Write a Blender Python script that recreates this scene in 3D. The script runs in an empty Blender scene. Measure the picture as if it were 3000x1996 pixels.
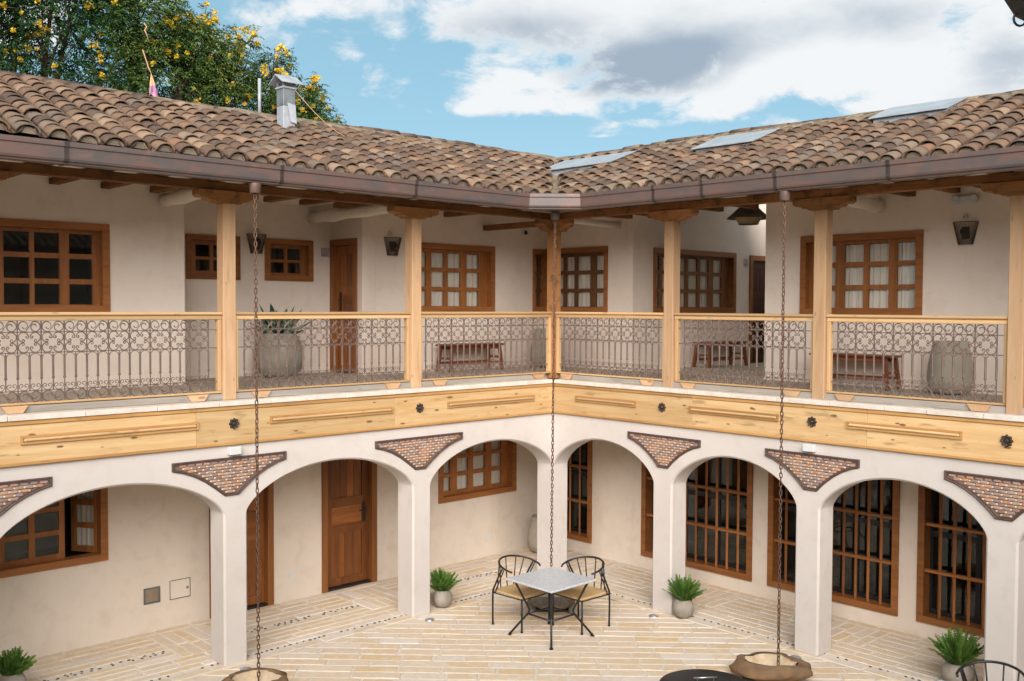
import bpy, bmesh, math, random
import numpy as np
from mathutils import Vector, Matrix, Euler, noise as mnoise

random.seed(7)
PI = math.pi
R_ = math.radians
SC = bpy.context.scene
COL = SC.collection

# ------------------------------------------------------------------ camera
CAM = Vector((-10.538, -10.342, 4.10))
YAW, PITCH, ROLL = R_(46.864), R_(-1.986), R_(0.254)
_fw = Vector((math.cos(YAW) * math.cos(PITCH), math.sin(YAW) * math.cos(PITCH), math.sin(PITCH)))
_rt = Vector((math.sin(YAW), -math.cos(YAW), 0))
_up = _rt.cross(_fw)
_rt2 = _rt * math.cos(ROLL) + _up * math.sin(ROLL)
_up2 = -_rt * math.sin(ROLL) + _up * math.cos(ROLL)
cd = bpy.data.cameras.new('camera')
cam = bpy.data.objects.new('camera', cd)
COL.objects.link(cam)
cam.matrix_world = Matrix(((_rt2.x, _up2.x, -_fw.x, CAM.x), (_rt2.y, _up2.y, -_fw.y, CAM.y), (_rt2.z, _up2.z, -_fw.z, CAM.z), (0, 0, 0, 1)))
cd.sensor_width = 36
cd.lens = 36 * 2917 / 3000
cd.clip_end = 3000
cd.clip_start = 0.05
SC.camera = cam

def in_view(p, mx=0.03):
    d = Vector(p) - CAM
    z = d.dot(_fw)
    if z < 0.2: return None
    x = d.dot(_rt2) / z * 2917 / 1500
    y = d.dot(_up2) / z * 2917 / 998
    return z if abs(x) < 1 + mx and abs(y) < 1 + mx else None

# ------------------------------------------------------------------ world, sun, exposure
SUN_EL, SUN_AZ = R_(20), R_(227)      # azimuth measured anticlockwise from +x: the side the light comes from
world = bpy.data.worlds.new('World'); SC.world = world; world.use_nodes = True
def build_world():
    nt = world.node_tree; nt.nodes.clear(); L = nt.links.new
    def nd(t, **k):
        n = nt.nodes.new(t)
        for a, b in k.items(): setattr(n, a, b)
        return n
    def math_(op, a, b=None, c=None, clamp=False):
        n = nd('ShaderNodeMath', operation=op, use_clamp=clamp)
        for i, v in enumerate((a, b, c)):
            if v is None: continue
            if isinstance(v, (int, float)): n.inputs[i].default_value = v
            else: L(v, n.inputs[i])
        return n.outputs[0]
    def smooth(v, lo, hi):
        n = nd('ShaderNodeMapRange', interpolation_type='SMOOTHSTEP')
        L(v, n.inputs['Value']); n.inputs['From Min'].default_value = lo; n.inputs['From Max'].default_value = hi
        return n.outputs['Result']
    def mixc(f, a, b):
        n = nd('ShaderNodeMix', data_type='RGBA')
        if isinstance(f, (int, float)): n.inputs[0].default_value = f
        else: L(f, n.inputs[0])
        for s, v in ((6, a), (7, b)):
            if isinstance(v, tuple): n.inputs[s].default_value = (*v, 1)
            else: L(v, n.inputs[s])
        return n.outputs[2]
    sky = nd('ShaderNodeTexSky', sky_type='NISHITA')
    sky.sun_disc = False; sky.sun_elevation = SUN_EL; sky.sun_rotation = PI / 2 - SUN_AZ
    sky.air_density = 1.0; sky.dust_density = 0.6; sky.ozone_density = 1.0; sky.altitude = 1700
    tc = nd('ShaderNodeTexCoord')
    sep = nd('ShaderNodeSeparateXYZ'); L(tc.outputs['Generated'], sep.inputs[0])
    zz = math_('ADD', math_('MAXIMUM', sep.outputs[2], 0.0), 0.32)
    cb = nd('ShaderNodeCombineXYZ')
    L(math_('DIVIDE', sep.outputs[0], zz), cb.inputs[0]); L(math_('DIVIDE', sep.outputs[1], zz), cb.inputs[1])
    def noise(scale, det, rough, off, dist=0.0):
        mp = nd('ShaderNodeMapping'); mp.inputs['Location'].default_value = off; L(cb.outputs[0], mp.inputs['Vector'])
        n = nd('ShaderNodeTexNoise', noise_dimensions='3D'); L(mp.outputs[0], n.inputs['Vector'])
        n.inputs['Scale'].default_value = scale; n.inputs['Detail'].default_value = det; n.inputs['Roughness'].default_value = rough
        n.inputs['Distortion'].default_value = dist
        return n.outputs[0]
    n1 = noise(2.6, 10, 0.60, (3.1, 1.7, 0.0), 0.30)
    n2 = noise(7.0, 9, 0.62, (7.7, 2.2, 3.0), 0.35)
    base = math_('ADD', math_('MULTIPLY', math_('SUBTRACT', n1, 0.5), 0.95), math_('ADD', math_('MULTIPLY', math_('SUBTRACT', n2, 0.5), 1.15), 0.48))
    az = math_('ARCTAN2', sep.outputs[1], sep.outputs[0]); el = math_('ARCSINE', sep.outputs[2])
    # the cloud banks and open patches of this afternoon's sky, by azimuth and elevation
    def blob(px, py, sx, sy, amp):
        d = pdir(px, py); a0 = math.atan2(d.y, d.x); e0 = math.asin(d.z)
        qa = math_('MULTIPLY', math_('SUBTRACT', az, a0), 2917 / sx); qe = math_('MULTIPLY', math_('SUBTRACT', el, e0), 2917 / sy)
        q = math_('ADD', math_('MULTIPLY', qa, qa), math_('MULTIPLY', qe, qe))
        return math_('MULTIPLY', math_('POWER', 2.71828, math_('MULTIPLY', q, -1.0)), amp)
    tot = base
    for b_ in CLOUD_BLOBS: tot = math_('ADD', tot, blob(*b_))
    mask = smooth(tot, 0.44, 0.70)
    n3 = noise(2.2, 6, 0.5, (1.3, 8.2, 5.0), 0.1)
    dk = math_('ADD', math_('MULTIPLY', n3, 0.6), math_('MULTIPLY', n2, 0.4))
    for b_ in DARK_BLOBS: dk = math_('ADD', dk, blob(*b_))
    dmask = math_('MULTIPLY', smooth(dk, 0.50, 1.05), smooth(tot, 0.50, 0.76))
    skyc = mixc(0.72, sky.outputs[0], SKY_TINT)
    white = CLOUD_WHITE; grey = CLOUD_GREY
    cl = mixc(dmask, white, grey)
    out = mixc(mask, skyc, cl)
    sc_ = nd('ShaderNodeVectorMath', operation='SCALE'); L(out, sc_.inputs[0]); sc_.inputs['Scale'].default_value = 0.485
    bg = nd('ShaderNodeBackground'); L(sc_.outputs[0], bg.inputs[0]); bg.inputs[1].default_value = SKY_STRENGTH
    o = nd('ShaderNodeOutputWorld'); L(bg.outputs[0], o.inputs[0])
SKY_STRENGTH = 0.05
SKY_TINT = (1.75, 3.35, 4.05)
CLOUD_WHITE = (5.5, 5.65, 5.75)
CLOUD_GREY = (2.25, 2.8, 3.45)
def pdir(px, py):
    d = _fw + _rt2 * ((px - 1500) / 2917) + _up2 * ((998 - py) / 2917)
    return d.normalized()
CLOUD_BLOBS = [(1500, 20, 420, 75, 0.24), (1960, 120, 420, 150, 0.34), (1480, 240, 160, 75, 0.22), (1350, 320, 130, 28, 0.20), (1580, 310, 110, 40, 0.16),
    (2500, 190, 430, 130, 0.30), (2150, 290, 260, 45, 0.20), (2900, 190, 160, 110, 0.26), (890, 20, 110, 50, 0.20), (1705, 312, 50, 22, 0.26), (1155, 97, 36, 22, 0.22), (1920, 362, 90, 15, 0.20), (1765, 400, 60, 9, 0.20), (1030, 160, 45, 18, 0.13), (2600, 20, 260, 60, 0.16), (1130, 318, 70, 18, 0.10),
    (1050, 250, 330, 150, -0.20), (1330, 150, 120, 40, -0.16), (1750, 430, 700, 75, -0.24), (2310, 318, 80, 34, -0.30), (2440, 320, 40, 26, -0.16), (2780, 45, 70, 42, -0.36), (700, 30, 90, 80, -0.06)]
DARK_BLOBS = [(1850, 215, 260, 75, 0.50), (2060, 140, 200, 70, 0.36), (1560, 90, 230, 55, 0.30), (2560, 60, 230, 70, 0.34), (2930, 180, 130, 80, 0.34), (1480, 260, 190, 60, -0.3), (2480, 220, 230, 60, -0.3), (2100, 310, 260, 30, -0.2)]
build_world()

sd = bpy.data.lights.new('sun', 'SUN'); sd.energy = 1.5; sd.angle = R_(60); sd.color = (1.0, 0.93, 0.87)
sun = bpy.data.objects.new('sun', sd); COL.objects.link(sun)
_sd = Vector((math.cos(SUN_AZ) * math.cos(SUN_EL), math.sin(SUN_AZ) * math.cos(SUN_EL), math.sin(SUN_EL)))
sun.rotation_euler = _sd.to_track_quat('Z', 'Y').to_euler()
sun.location = (0, 0, 30)
SC.view_settings.view_transform = 'Standard'; SC.view_settings.look = 'None'
SC.view_settings.exposure = 2.76; SC.view_settings.gamma = 1.0; SC.view_settings.use_curve_mapping = False
SC.render.engine = 'CYCLES'
SC.cycles.max_bounces = 8; SC.cycles.transparent_max_bounces = 12

# ------------------------------------------------------------------ materials
def srgb(r, g, b):
    f = lambda c: (c / 255 / 12.92) if c / 255 <= 0.04045 else ((c / 255 + 0.055) / 1.055) ** 2.4
    return (f(r), f(g), f(b))
class MT:
    """a small node-tree writer for one material"""
    def __init__(s, name, rough=0.8, spec=0.3, metal=0.0):
        s.m = bpy.data.materials.new(name); s.m.use_nodes = True
        s.nt = s.m.node_tree; s.b = s.nt.nodes['Principled BSDF']
        s.b.inputs['Roughness'].default_value = rough; s.b.inputs['Specular IOR Level'].default_value = spec; s.b.inputs['Metallic'].default_value = metal
        s.tc = s.nd('ShaderNodeTexCoord')
    def nd(s, t, **k):
        n = s.nt.nodes.new(t)
        for a, b in k.items(): setattr(n, a, b)
        return n
    def L(s, a, b): s.nt.links.new(a, b)
    def put(s, sock, v):
        if isinstance(v, tuple): sock.default_value = (*v, 1) if len(v) == 3 and len(sock.default_value) == 4 else v
        elif isinstance(v, (int, float)): sock.default_value = v
        else: s.L(v, sock)
    def vec(s, scale=(1, 1, 1), coord='Object'):
        mp = s.nd('ShaderNodeMapping'); s.L(s.tc.outputs[coord], mp.inputs[0]); mp.inputs['Scale'].default_value = scale
        rn = s.nd('ShaderNodeObjectInfo')
        cb = s.nd('ShaderNodeVectorMath', operation='MULTIPLY_ADD'); s.L(rn.outputs['Random'], cb.inputs[0]); cb.inputs[1].default_value = (31, 17, 43); s.L(mp.outputs[0], cb.inputs[2])
        return cb.outputs[0]
    def noise(s, vec, scale, det=4, rough=0.55, dist=0.0):
        n = s.nd('ShaderNodeTexNoise'); s.L(vec, n.inputs['Vector'])
        n.inputs['Scale'].default_value = scale; n.inputs['Detail'].default_value = det; n.inputs['Roughness'].default_value = rough; n.inputs['Distortion'].default_value = dist
        return n.outputs[0]
    def ramp(s, v, stops, interp='LINEAR'):
        r = s.nd('ShaderNodeValToRGB'); s.L(v, r.inputs[0]); r.color_ramp.interpolation = interp
        e = r.color_ramp.elements
        while len(e) < len(stops): e.new(0.5)
        for i, (p, c) in enumerate(stops):
            e[i].position = p; e[i].color = (*c, 1) if len(c) == 3 else c
        return r.outputs[0]
    def rng(s, v, a, b, c=0.0, d=1.0):
        n = s.nd('ShaderNodeMapRange'); s.L(v, n.inputs[0]); n.inputs[1].default_value = a; n.inputs[2].default_value = b; n.inputs[3].default_value = c; n.inputs[4].default_value = d
        return n.outputs[0]
    def mix(s, f, a, b, blend='MIX'):
        n = s.nd('ShaderNodeMix', data_type='RGBA', blend_type=blend)
        s.put(n.inputs[0], f); s.put(n.inputs[6], a); s.put(n.inputs[7], b)
        return n.outputs[2]
    def math(s, op, a, b=0.0):
        n = s.nd('ShaderNodeMath', operation=op); s.put(n.inputs[0], a); s.put(n.inputs[1], b); return n.outputs[0]
    def rnd(s):
        o = s.nd('ShaderNodeObjectInfo'); a = s.nd('ShaderNodeAttribute', attribute_name='rnd')
        return s.math('FRACT', s.math('ADD', o.outputs['Random'], a.outputs['Fac']))
    def col(s, v): s.put(s.b.inputs['Base Color'], v); return s
    def bump(s, h, strength=0.3, dist=0.01):
        n = s.nd('ShaderNodeBump'); n.inputs['Strength'].default_value = strength; n.inputs['Distance'].default_value = dist
        s.L(h, n.inputs['Height']); s.L(n.outputs[0], s.b.inputs['Normal']); return s

def plaster(name, c1, c2, c3):
    t = MT(name, 0.92, 0.15); v = t.vec()
    big = t.noise(v, 0.9, 6, 0.6); mid = t.noise(v, 4.5, 5, 0.6, 0.4)
    fine = t.noise(v, 55, 3, 0.6)
    c = t.mix(t.rng(big, 0.36, 0.66), c1, c2)
    c = t.mix(t.rng(mid, 0.50, 0.74, 0, 0.75), c, c3)
    streak = t.noise(t.vec((5.0, 5.0, 0.35)), 1.0, 4, 0.6)
    c = t.mix(t.rng(streak, 0.56, 0.8, 0, 0.35), c, c3)
    t.col(c).bump(t.math('ADD', t.math('MULTIPLY', fine, 0.5), mid), 0.22, 0.006)
    return t.m
def wood(name, c1, c2, axis, knots=0.0, rough=0.6, spec=0.3, fine=1.0, vary=0.25, dirt=None):
    t = MT(name, rough, spec)
    sc = [13.0 * fine] * 3; sc['xyz'.index(axis)] = 0.9
    v = t.vec(tuple(sc))
    g = t.noise(v, 1.0, 5, 0.62, 0.8)
    sc2 = [60.0] * 3; sc2['xyz'.index(axis)] = 2.0
    g2 = t.noise(t.vec(tuple(sc2)), 1.0, 3, 0.6)
    f = t.math('ADD', t.math('MULTIPLY', g, 0.75), t.math('MULTIPLY', g2, 0.25))
    c = t.mix(t.rng(f, 0.34, 0.66), c1, c2)
    o = t.nd('ShaderNodeObjectInfo')
    hsv = t.nd('ShaderNodeHueSaturation'); t.L(c, hsv.inputs['Color'])
    t.L(t.rng(o.outputs['Random'], 0, 1, 1 - vary, 1 + vary * 0.6), hsv.inputs['Value'])
    c = hsv.outputs[0]
    if knots:
        sp = t.nd('ShaderNodeSeparateXYZ'); t.L(t.vec((1, 1, 1)), sp.inputs[0]); kc = t.nd('ShaderNodeCombineXYZ')
        if axis == 'z': t.put(kc.inputs[0], t.math('MULTIPLY', t.math('ADD', sp.outputs[0], sp.outputs[1]), 9.0)); t.put(kc.inputs[1], t.math('MULTIPLY', sp.outputs[2], 2.6))
        else: t.put(kc.inputs[0], t.math('MULTIPLY', sp.outputs['xy'.index(axis)], 2.3)); t.put(kc.inputs[1], t.math('MULTIPLY', sp.outputs[2], 6.5))
        vo = t.nd('ShaderNodeTexVoronoi', voronoi_dimensions='2D'); t.L(kc.outputs[0], vo.inputs['Vector']); vo.inputs['Scale'].default_value = 1.0
        k = t.rng(t.math('SUBTRACT', vo.outputs['Distance'], t.rng(vo.outputs['Color'], 0.35, 0.9, -0.03, 0.075)), 0.01, 0.06, knots, 0)
        c = t.mix(k, c, tuple(x * 0.34 for x in c2))
        dash = t.noise(t.vec(tuple([9.0 if a != axis else 1.6 for a in 'xyz'])), 1.6, 2, 0.5)
        c = t.mix(t.rng(dash, 0.60, 0.72, 0, 0.6 * knots), c, tuple(x * 0.5 for x in c2))
    if dirt:
        dn = t.noise(t.vec(), 6.0, 5, 0.65)
        c = t.mix(t.rng(dn, 0.52, 0.68, 0, 0.8), c, dirt)
    t.col(c).bump(f, 0.25, 0.004)
    return t.m
M = {}
M['facade'] = plaster('facade_plaster', (0.575, 0.527, 0.492), (0.545, 0.497, 0.462), (0.505, 0.45, 0.405))
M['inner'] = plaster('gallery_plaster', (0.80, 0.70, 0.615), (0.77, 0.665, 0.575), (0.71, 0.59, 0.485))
M['inner_shaded'] = plaster('shaded_arcade_plaster', (0.70, 0.61, 0.52), (0.665, 0.575, 0.485), (0.60, 0.50, 0.405))  # same plaster as the gallery, arcade shade put into its darker colour
M['cream'] = plaster('cream_ceiling', (0.80, 0.72, 0.62), (0.76, 0.68, 0.58), (0.70, 0.62, 0.52))
for ax in 'xyz':
    M['pine_' + ax] = wood('pine_' + ax, (0.61, 0.435, 0.235), (0.49, 0.295, 0.125), ax, 1.0, 0.55, 0.35)
    M['trim_' + ax] = wood('trim_pine_' + ax, (0.50, 0.285, 0.105), (0.36, 0.18, 0.06), ax, 0.3, 0.5, 0.35)
    M['rail_' + ax] = wood('rail_pine_' + ax, (0.60, 0.40, 0.215), (0.53, 0.32, 0.145), ax, 0.35, 0.5, 0.35)
    M['post_' + ax] = wood('post_wood_' + ax, (0.60, 0.395, 0.235), (0.50, 0.30, 0.16), ax, 0.6, 0.6, 0.3)
    M['beam_' + ax] = wood('beam_wood_' + ax, (0.26, 0.115, 0.04), (0.15, 0.062, 0.022), ax, 0.2, 0.7, 0.2, dirt=(0.05, 0.03, 0.018))
    M['capital_' + ax] = wood('capital_wood_' + ax, (0.42, 0.205, 0.08), (0.29, 0.13, 0.045), ax, 0.3, 0.65, 0.25, dirt=(0.10, 0.055, 0.03))
    M['teak_' + ax] = wood('window_wood_' + ax, (0.36, 0.140, 0.040), (0.22, 0.075, 0.018), ax, 0.15, 0.45, 0.4)
    M['walnut_' + ax] = wood('walnut_' + ax, (0.20, 0.085, 0.028), (0.12, 0.046, 0.015), ax, 0, 0.45, 0.4)
    M['ebony_' + ax] = wood('dark_door_wood_' + ax, (0.075, 0.028, 0.014), (0.04, 0.015, 0.008), ax, 0, 0.5, 0.4)
    M['door_' + ax] = wood('door_wood_' + ax, (0.33, 0.115, 0.030), (0.16, 0.050, 0.012), ax, 0.3, 0.42, 0.4, vary=0.4)
    M['bench_' + ax] = wood('bench_wood_' + ax, (0.23, 0.072, 0.026), (0.13, 0.038, 0.014), ax, 0, 0.4, 0.4)
    M['grey_' + ax] = wood('grey_timber_' + ax, (0.40, 0.36, 0.32), (0.28, 0.24, 0.20), ax, 0.2, 0.9, 0.1)
    M['gfloor_' + ax] = wood('gallery_floor_' + ax, (0.56, 0.49, 0.405), (0.47, 0.40, 0.32), ax, 0.0, 0.85, 0.15)
M['dark_beam'] = M['beam_y']
def simple(name, c, rough=0.6, spec=0.4, metal=0.0, var=0.2, scale=12, bump=0.15, c2=None):
    t = MT(name, rough, spec, metal); n = t.noise(t.vec(), scale, 5, 0.6)
    t.col(t.mix(t.rng(n, 0.35, 0.68), c, c2 or tuple(x * (1 - var) for x in c))).bump(n, bump, 0.004)
    return t.m
def gutter_mat():
    t = MT('copper_gutter', 0.48, 0.5, 0.2); v = t.vec((1, 1, 2.2))
    n = t.noise(v, 2.6, 6, 0.6, 0.5); n2 = t.noise(v, 9, 4, 0.6)
    c = t.mix(t.rng(n, 0.40, 0.62), (0.125, 0.074, 0.060), (0.085, 0.067, 0.063))
    c = t.mix(t.rng(n2, 0.55, 0.75, 0, 0.6), c, (0.085, 0.085, 0.10))
    c = t.mix(t.rng(t.noise(v, 4.3, 3, 0.5), 0.6, 0.74, 0, 0.7), c, (0.17, 0.092, 0.068))
    t.col(c).bump(n2, 0.08, 0.004); return t.m
M['gutter'] = gutter_mat()
def tile_mat():
    t = MT('clay_tile', 0.9, 0.15); r = t.rnd(); v = t.vec()
    c = t.ramp(r, [(0.0, (0.072, 0.049, 0.038)), (0.22, (0.102, 0.065, 0.046)), (0.45, (0.132, 0.082, 0.054)), (0.66, (0.165, 0.104, 0.067)), (0.80, (0.112, 0.088, 0.071)), (0.93, (0.225, 0.155, 0.104)), (1.0, (0.175, 0.096, 0.060))])
    n = t.noise(v, 7, 6, 0.65, 0.3); n2 = t.noise(v, 26, 4, 0.65)
    c = t.mix(t.rng(n, 0.50, 0.72, 0, 0.75), c, (0.070, 0.055, 0.045))
    c = t.mix(t.rng(n2, 0.55, 0.75, 0, 0.45), c, (0.23, 0.19, 0.155))
    t.col(c).bump(t.math('ADD', n, n2), 0.7, 0.008); return t.m
M['tile'] = tile_mat()
M['mortar'] = simple('roof_mortar', (0.27, 0.21, 0.145), 0.95, 0.1, var=0.62, scale=9, bump=0.6)
M['eave_mortar'] = simple('eave_mortar', (0.24, 0.19, 0.14), 0.95, 0.1, var=0.3, scale=14, bump=0.5)
def paver_mat():
    t = MT('paver_stone', 0.88, 0.2); r = t.rnd(); v = t.vec()
    c = t.ramp(r, [(0.0, (0.61, 0.475, 0.325)), (0.25, (0.645, 0.52, 0.38)), (0.45, (0.60, 0.48, 0.365)), (0.62, (0.66, 0.565, 0.465)), (0.8, (0.62, 0.455, 0.27)), (1.0, (0.68, 0.60, 0.525))])
    n = t.noise(v, 9, 6, 0.7); n2 = t.noise(v, 38, 4, 0.7)
    c = t.mix(t.rng(n, 0.48, 0.70, 0, 0.62), c, (0.74, 0.68, 0.61))
    c = t.mix(t.rng(n2, 0.60, 0.75, 0, 0.5), c, (0.48, 0.37, 0.27))
    t.col(c).bump(t.math('ADD', n, t.math('MULTIPLY', n2, 0.6)), 0.35, 0.006); return t.m
M['paver'] = paver_mat()
M['bed'] = simple('mortar_bed', (0.70, 0.635, 0.56), 0.95, 0.1, var=0.16, scale=20, bump=0.4)
M['earth'] = simple('earth', (0.16, 0.12, 0.075), 0.95, 0.1, c2=(0.10, 0.12, 0.05), scale=0.4)
M['pebble'] = simple('dark_pebble', (0.085, 0.078, 0.075), 0.6, 0.3, var=0.5, scale=30)
M['iron'] = simple('wrought_iron', (0.19, 0.122, 0.096), 0.6, 0.4, 0.2, c2=(0.105, 0.082, 0.076), scale=5)
M['black'] = simple('black_steel', (0.014, 0.014, 0.015), 0.42, 0.5, 0.0, var=0.2)
M['chain'] = simple('rusty_chain', (0.17, 0.085, 0.052), 0.6, 0.4, 0.4, c2=(0.075, 0.05, 0.04), scale=25)
M['rosette'] = simple('bronze', (0.07, 0.05, 0.042), 0.5, 0.5, 0.5, var=0.4, scale=30)
M['coping'] = simple('coping_slab', (0.66, 0.60, 0.53), 0.85, 0.2, c2=(0.55, 0.48, 0.41), scale=7)
M['white'] = simple('white_plastic', (0.60, 0.60, 0.60), 0.4, 0.4, var=0.04)
M['socket'] = simple('socket_white', (0.66, 0.62, 0.57), 0.4, 0.4, var=0.04)
M['zinc'] = simple('painted_sheet', (0.33, 0.345, 0.37), 0.5, 0.4, 0.1, c2=(0.23, 0.245, 0.27), scale=5)
M['zinc_dark'] = simple('grey_sheet', (0.17, 0.185, 0.195), 0.5, 0.4, 0.2, var=0.4, scale=6)
M['polycarb'] = simple('white_sheet', (0.30, 0.335, 0.36), 0.5, 0.35, var=0.25, scale=3)
M['pot'] = simple('grey_pot', (0.34, 0.305, 0.26), 0.85, 0.2, c2=(0.235, 0.20, 0.16), scale=6, bump=0.25)
M['urn'] = simple('stone_urn', (0.38, 0.345, 0.285), 0.9, 0.2, c2=(0.30, 0.265, 0.21), scale=5, bump=0.3)
M['stone'] = simple('brown_stone', (0.15, 0.10, 0.066), 0.9, 0.15, c2=(0.25, 0.145, 0.07), scale=7, bump=0.9)
M['stone_in'] = simple('pale_stone', (0.56, 0.45, 0.32), 0.9, 0.15, c2=(0.46, 0.33, 0.21), scale=12, bump=0.6)
M['greystone'] = simple('grey_stone', (0.17, 0.145, 0.12), 0.9, 0.15, c2=(0.30, 0.26, 0.21), scale=16, bump=0.9)
M['seat'] = simple('tan_leather', (0.62, 0.42, 0.20), 0.55, 0.3, var=0.12, scale=5)
M['shade_dark'] = simple('woven_shade', (0.26, 0.215, 0.155), 0.9, 0.1, var=0.35, scale=60)
M['shade_tan'] = simple('tan_shade', (0.46, 0.36, 0.22), 0.9, 0.1, var=0.1, scale=40)
M['sign'] = simple('lilac_plaque', (0.44, 0.36, 0.36), 0.5, 0.4, var=0.06)
M['sign_ink'] = simple('plaque_print', (0.17, 0.08, 0.11), 0.5, 0.4, var=0.1)
M['curtain'] = simple('curtain_cloth', (0.80, 0.77, 0.72), 0.9, 0.1, var=0.06, scale=8)
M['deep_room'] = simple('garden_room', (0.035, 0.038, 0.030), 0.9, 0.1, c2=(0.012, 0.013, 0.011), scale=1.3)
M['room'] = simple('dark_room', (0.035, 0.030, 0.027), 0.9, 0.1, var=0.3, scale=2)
M['soil'] = simple('soil', (0.03, 0.02, 0.013), 1.0, 0.1)
M['bark'] = simple('bark', (0.075, 0.055, 0.04), 0.95, 0.1, c2=(0.035, 0.027, 0.02), scale=14, bump=0.8)
M['rope'] = simple('rope', (0.42, 0.25, 0.16), 0.9, 0.1)
M['lamp_mesh'] = simple('bronze_mesh', (0.10, 0.072, 0.042), 0.5, 0.5, 0.4, var=0.3, scale=40)
M['lid'] = simple('black_lid', (0.022, 0.022, 0.023), 0.5, 0.5, 0.0, var=0.25, scale=6)
M['steel'] = simple('steel', (0.55, 0.55, 0.54), 0.3, 0.5, 0.9, var=0.1)
def granite():
    t = MT('speckled_granite', 0.35, 0.5); v = t.vec()
    n = t.noise(v, 70, 3, 0.7); n2 = t.noise(v, 140, 2, 0.5)
    c = t.mix(t.rng(n, 0.4, 0.62), (0.60, 0.62, 0.645), (0.40, 0.425, 0.46)); c = t.mix(t.rng(n2, 0.62, 0.7, 0, 0.8), c, (0.16, 0.16, 0.17))
    t.col(c); return t.m
M['granite'] = granite()
def leafmat(name, stops, trans=0.25, rough=0.5):
    t = MT(name, rough, 0.3); a = t.nd('ShaderNodeAttribute', attribute_name='rnd')
    c = t.ramp(a.outputs['Fac'], stops)
    t.col(c)
    tr = t.nd('ShaderNodeBsdfTranslucent'); t.L(c, tr.inputs[0])
    mx = t.nd('ShaderNodeMixShader'); mx.inputs[0].default_value = trans
    t.L(t.b.outputs[0], mx.inputs[1]); t.L(tr.outputs[0], mx.inputs[2])
    t.L(mx.outputs[0], t.nt.nodes['Material Output'].inputs[0]); return t.m
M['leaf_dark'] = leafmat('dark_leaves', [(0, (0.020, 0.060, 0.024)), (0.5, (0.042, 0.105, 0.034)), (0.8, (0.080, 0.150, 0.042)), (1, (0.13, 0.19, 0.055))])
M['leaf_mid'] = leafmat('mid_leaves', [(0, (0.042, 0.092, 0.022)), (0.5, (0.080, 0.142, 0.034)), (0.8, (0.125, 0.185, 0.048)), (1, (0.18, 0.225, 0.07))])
M['leaf_fern'] = leafmat('fern_leaves', [(0, (0.030, 0.085, 0.016)), (0.5, (0.075, 0.165, 0.026)), (1, (0.17, 0.27, 0.05))])
M['leaf_agave'] = leafmat('agave_leaves', [(0, (0.030, 0.085, 0.055)), (1, (0.10, 0.20, 0.12))], 0.05)
M['flower'] = leafmat('yellow_flowers', [(0, (0.58, 0.36, 0.02)), (0.5, (0.68, 0.46, 0.03)), (1, (0.74, 0.56, 0.09))], 0.35)
def glass_mat():
    t = MT('window_glass'); nt = t.nt
    g = t.nd('ShaderNodeBsdfGlossy'); g.inputs['Roughness'].default_value = 0.02; g.inputs['Color'].default_value = (0.9, 0.95, 0.97, 1)
    tr = t.nd('ShaderNodeBsdfTransparent'); tr.inputs['Color'].default_value = (0.93, 0.92, 0.90, 1)
    lw = t.nd('ShaderNodeFresnel'); lw.inputs['IOR'].default_value = 1.48
    mx = t.nd('ShaderNodeMixShader'); ge = t.nd('ShaderNodeNewGeometry'); t.L(t.math('MULTIPLY', t.math('MULTIPLY', lw.outputs[0], 1.5), t.math('SUBTRACT', 1.0, ge.outputs['Backfacing'])), mx.inputs[0]); t.L(tr.outputs[0], mx.inputs[1]); t.L(g.outputs[0], mx.inputs[2])
    t.L(mx.outputs[0], nt.nodes['Material Output'].inputs[0]); nt.nodes.remove(t.b); return t.m
M['glass'] = glass_mat()
def mosaic_mat():
    t = MT('mosaic_clay', 0.75, 0.25); r = t.rnd(); n = t.noise(t.vec(), 20, 4, 0.6)
    c = t.ramp(r, [(0, (0.25, 0.15, 0.12)), (0.2, (0.34, 0.24, 0.20)), (0.4, (0.23, 0.175, 0.165)), (0.6, (0.44, 0.23, 0.13)), (0.8, (0.37, 0.28, 0.245)), (1, (0.50, 0.25, 0.13))])
    t.col(t.mix(t.rng(n, 0.45, 0.7, 0, 0.35), c, (0.13, 0.095, 0.085))); return t.m
M['mosaic'] = mosaic_mat()
M['mosaic_white'] = simple('mosaic_cream', (0.66, 0.52, 0.36), 0.6, 0.3, var=0.2, scale=20)
M['mosaic_back'] = simple('mosaic_grout', (0.20, 0.135, 0.11), 0.9, 0.1, var=0.2, scale=20)
M['mosaic_frame'] = simple('brown_frame', (0.105, 0.065, 0.055), 0.6, 0.3, var=0.35, scale=14)

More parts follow.
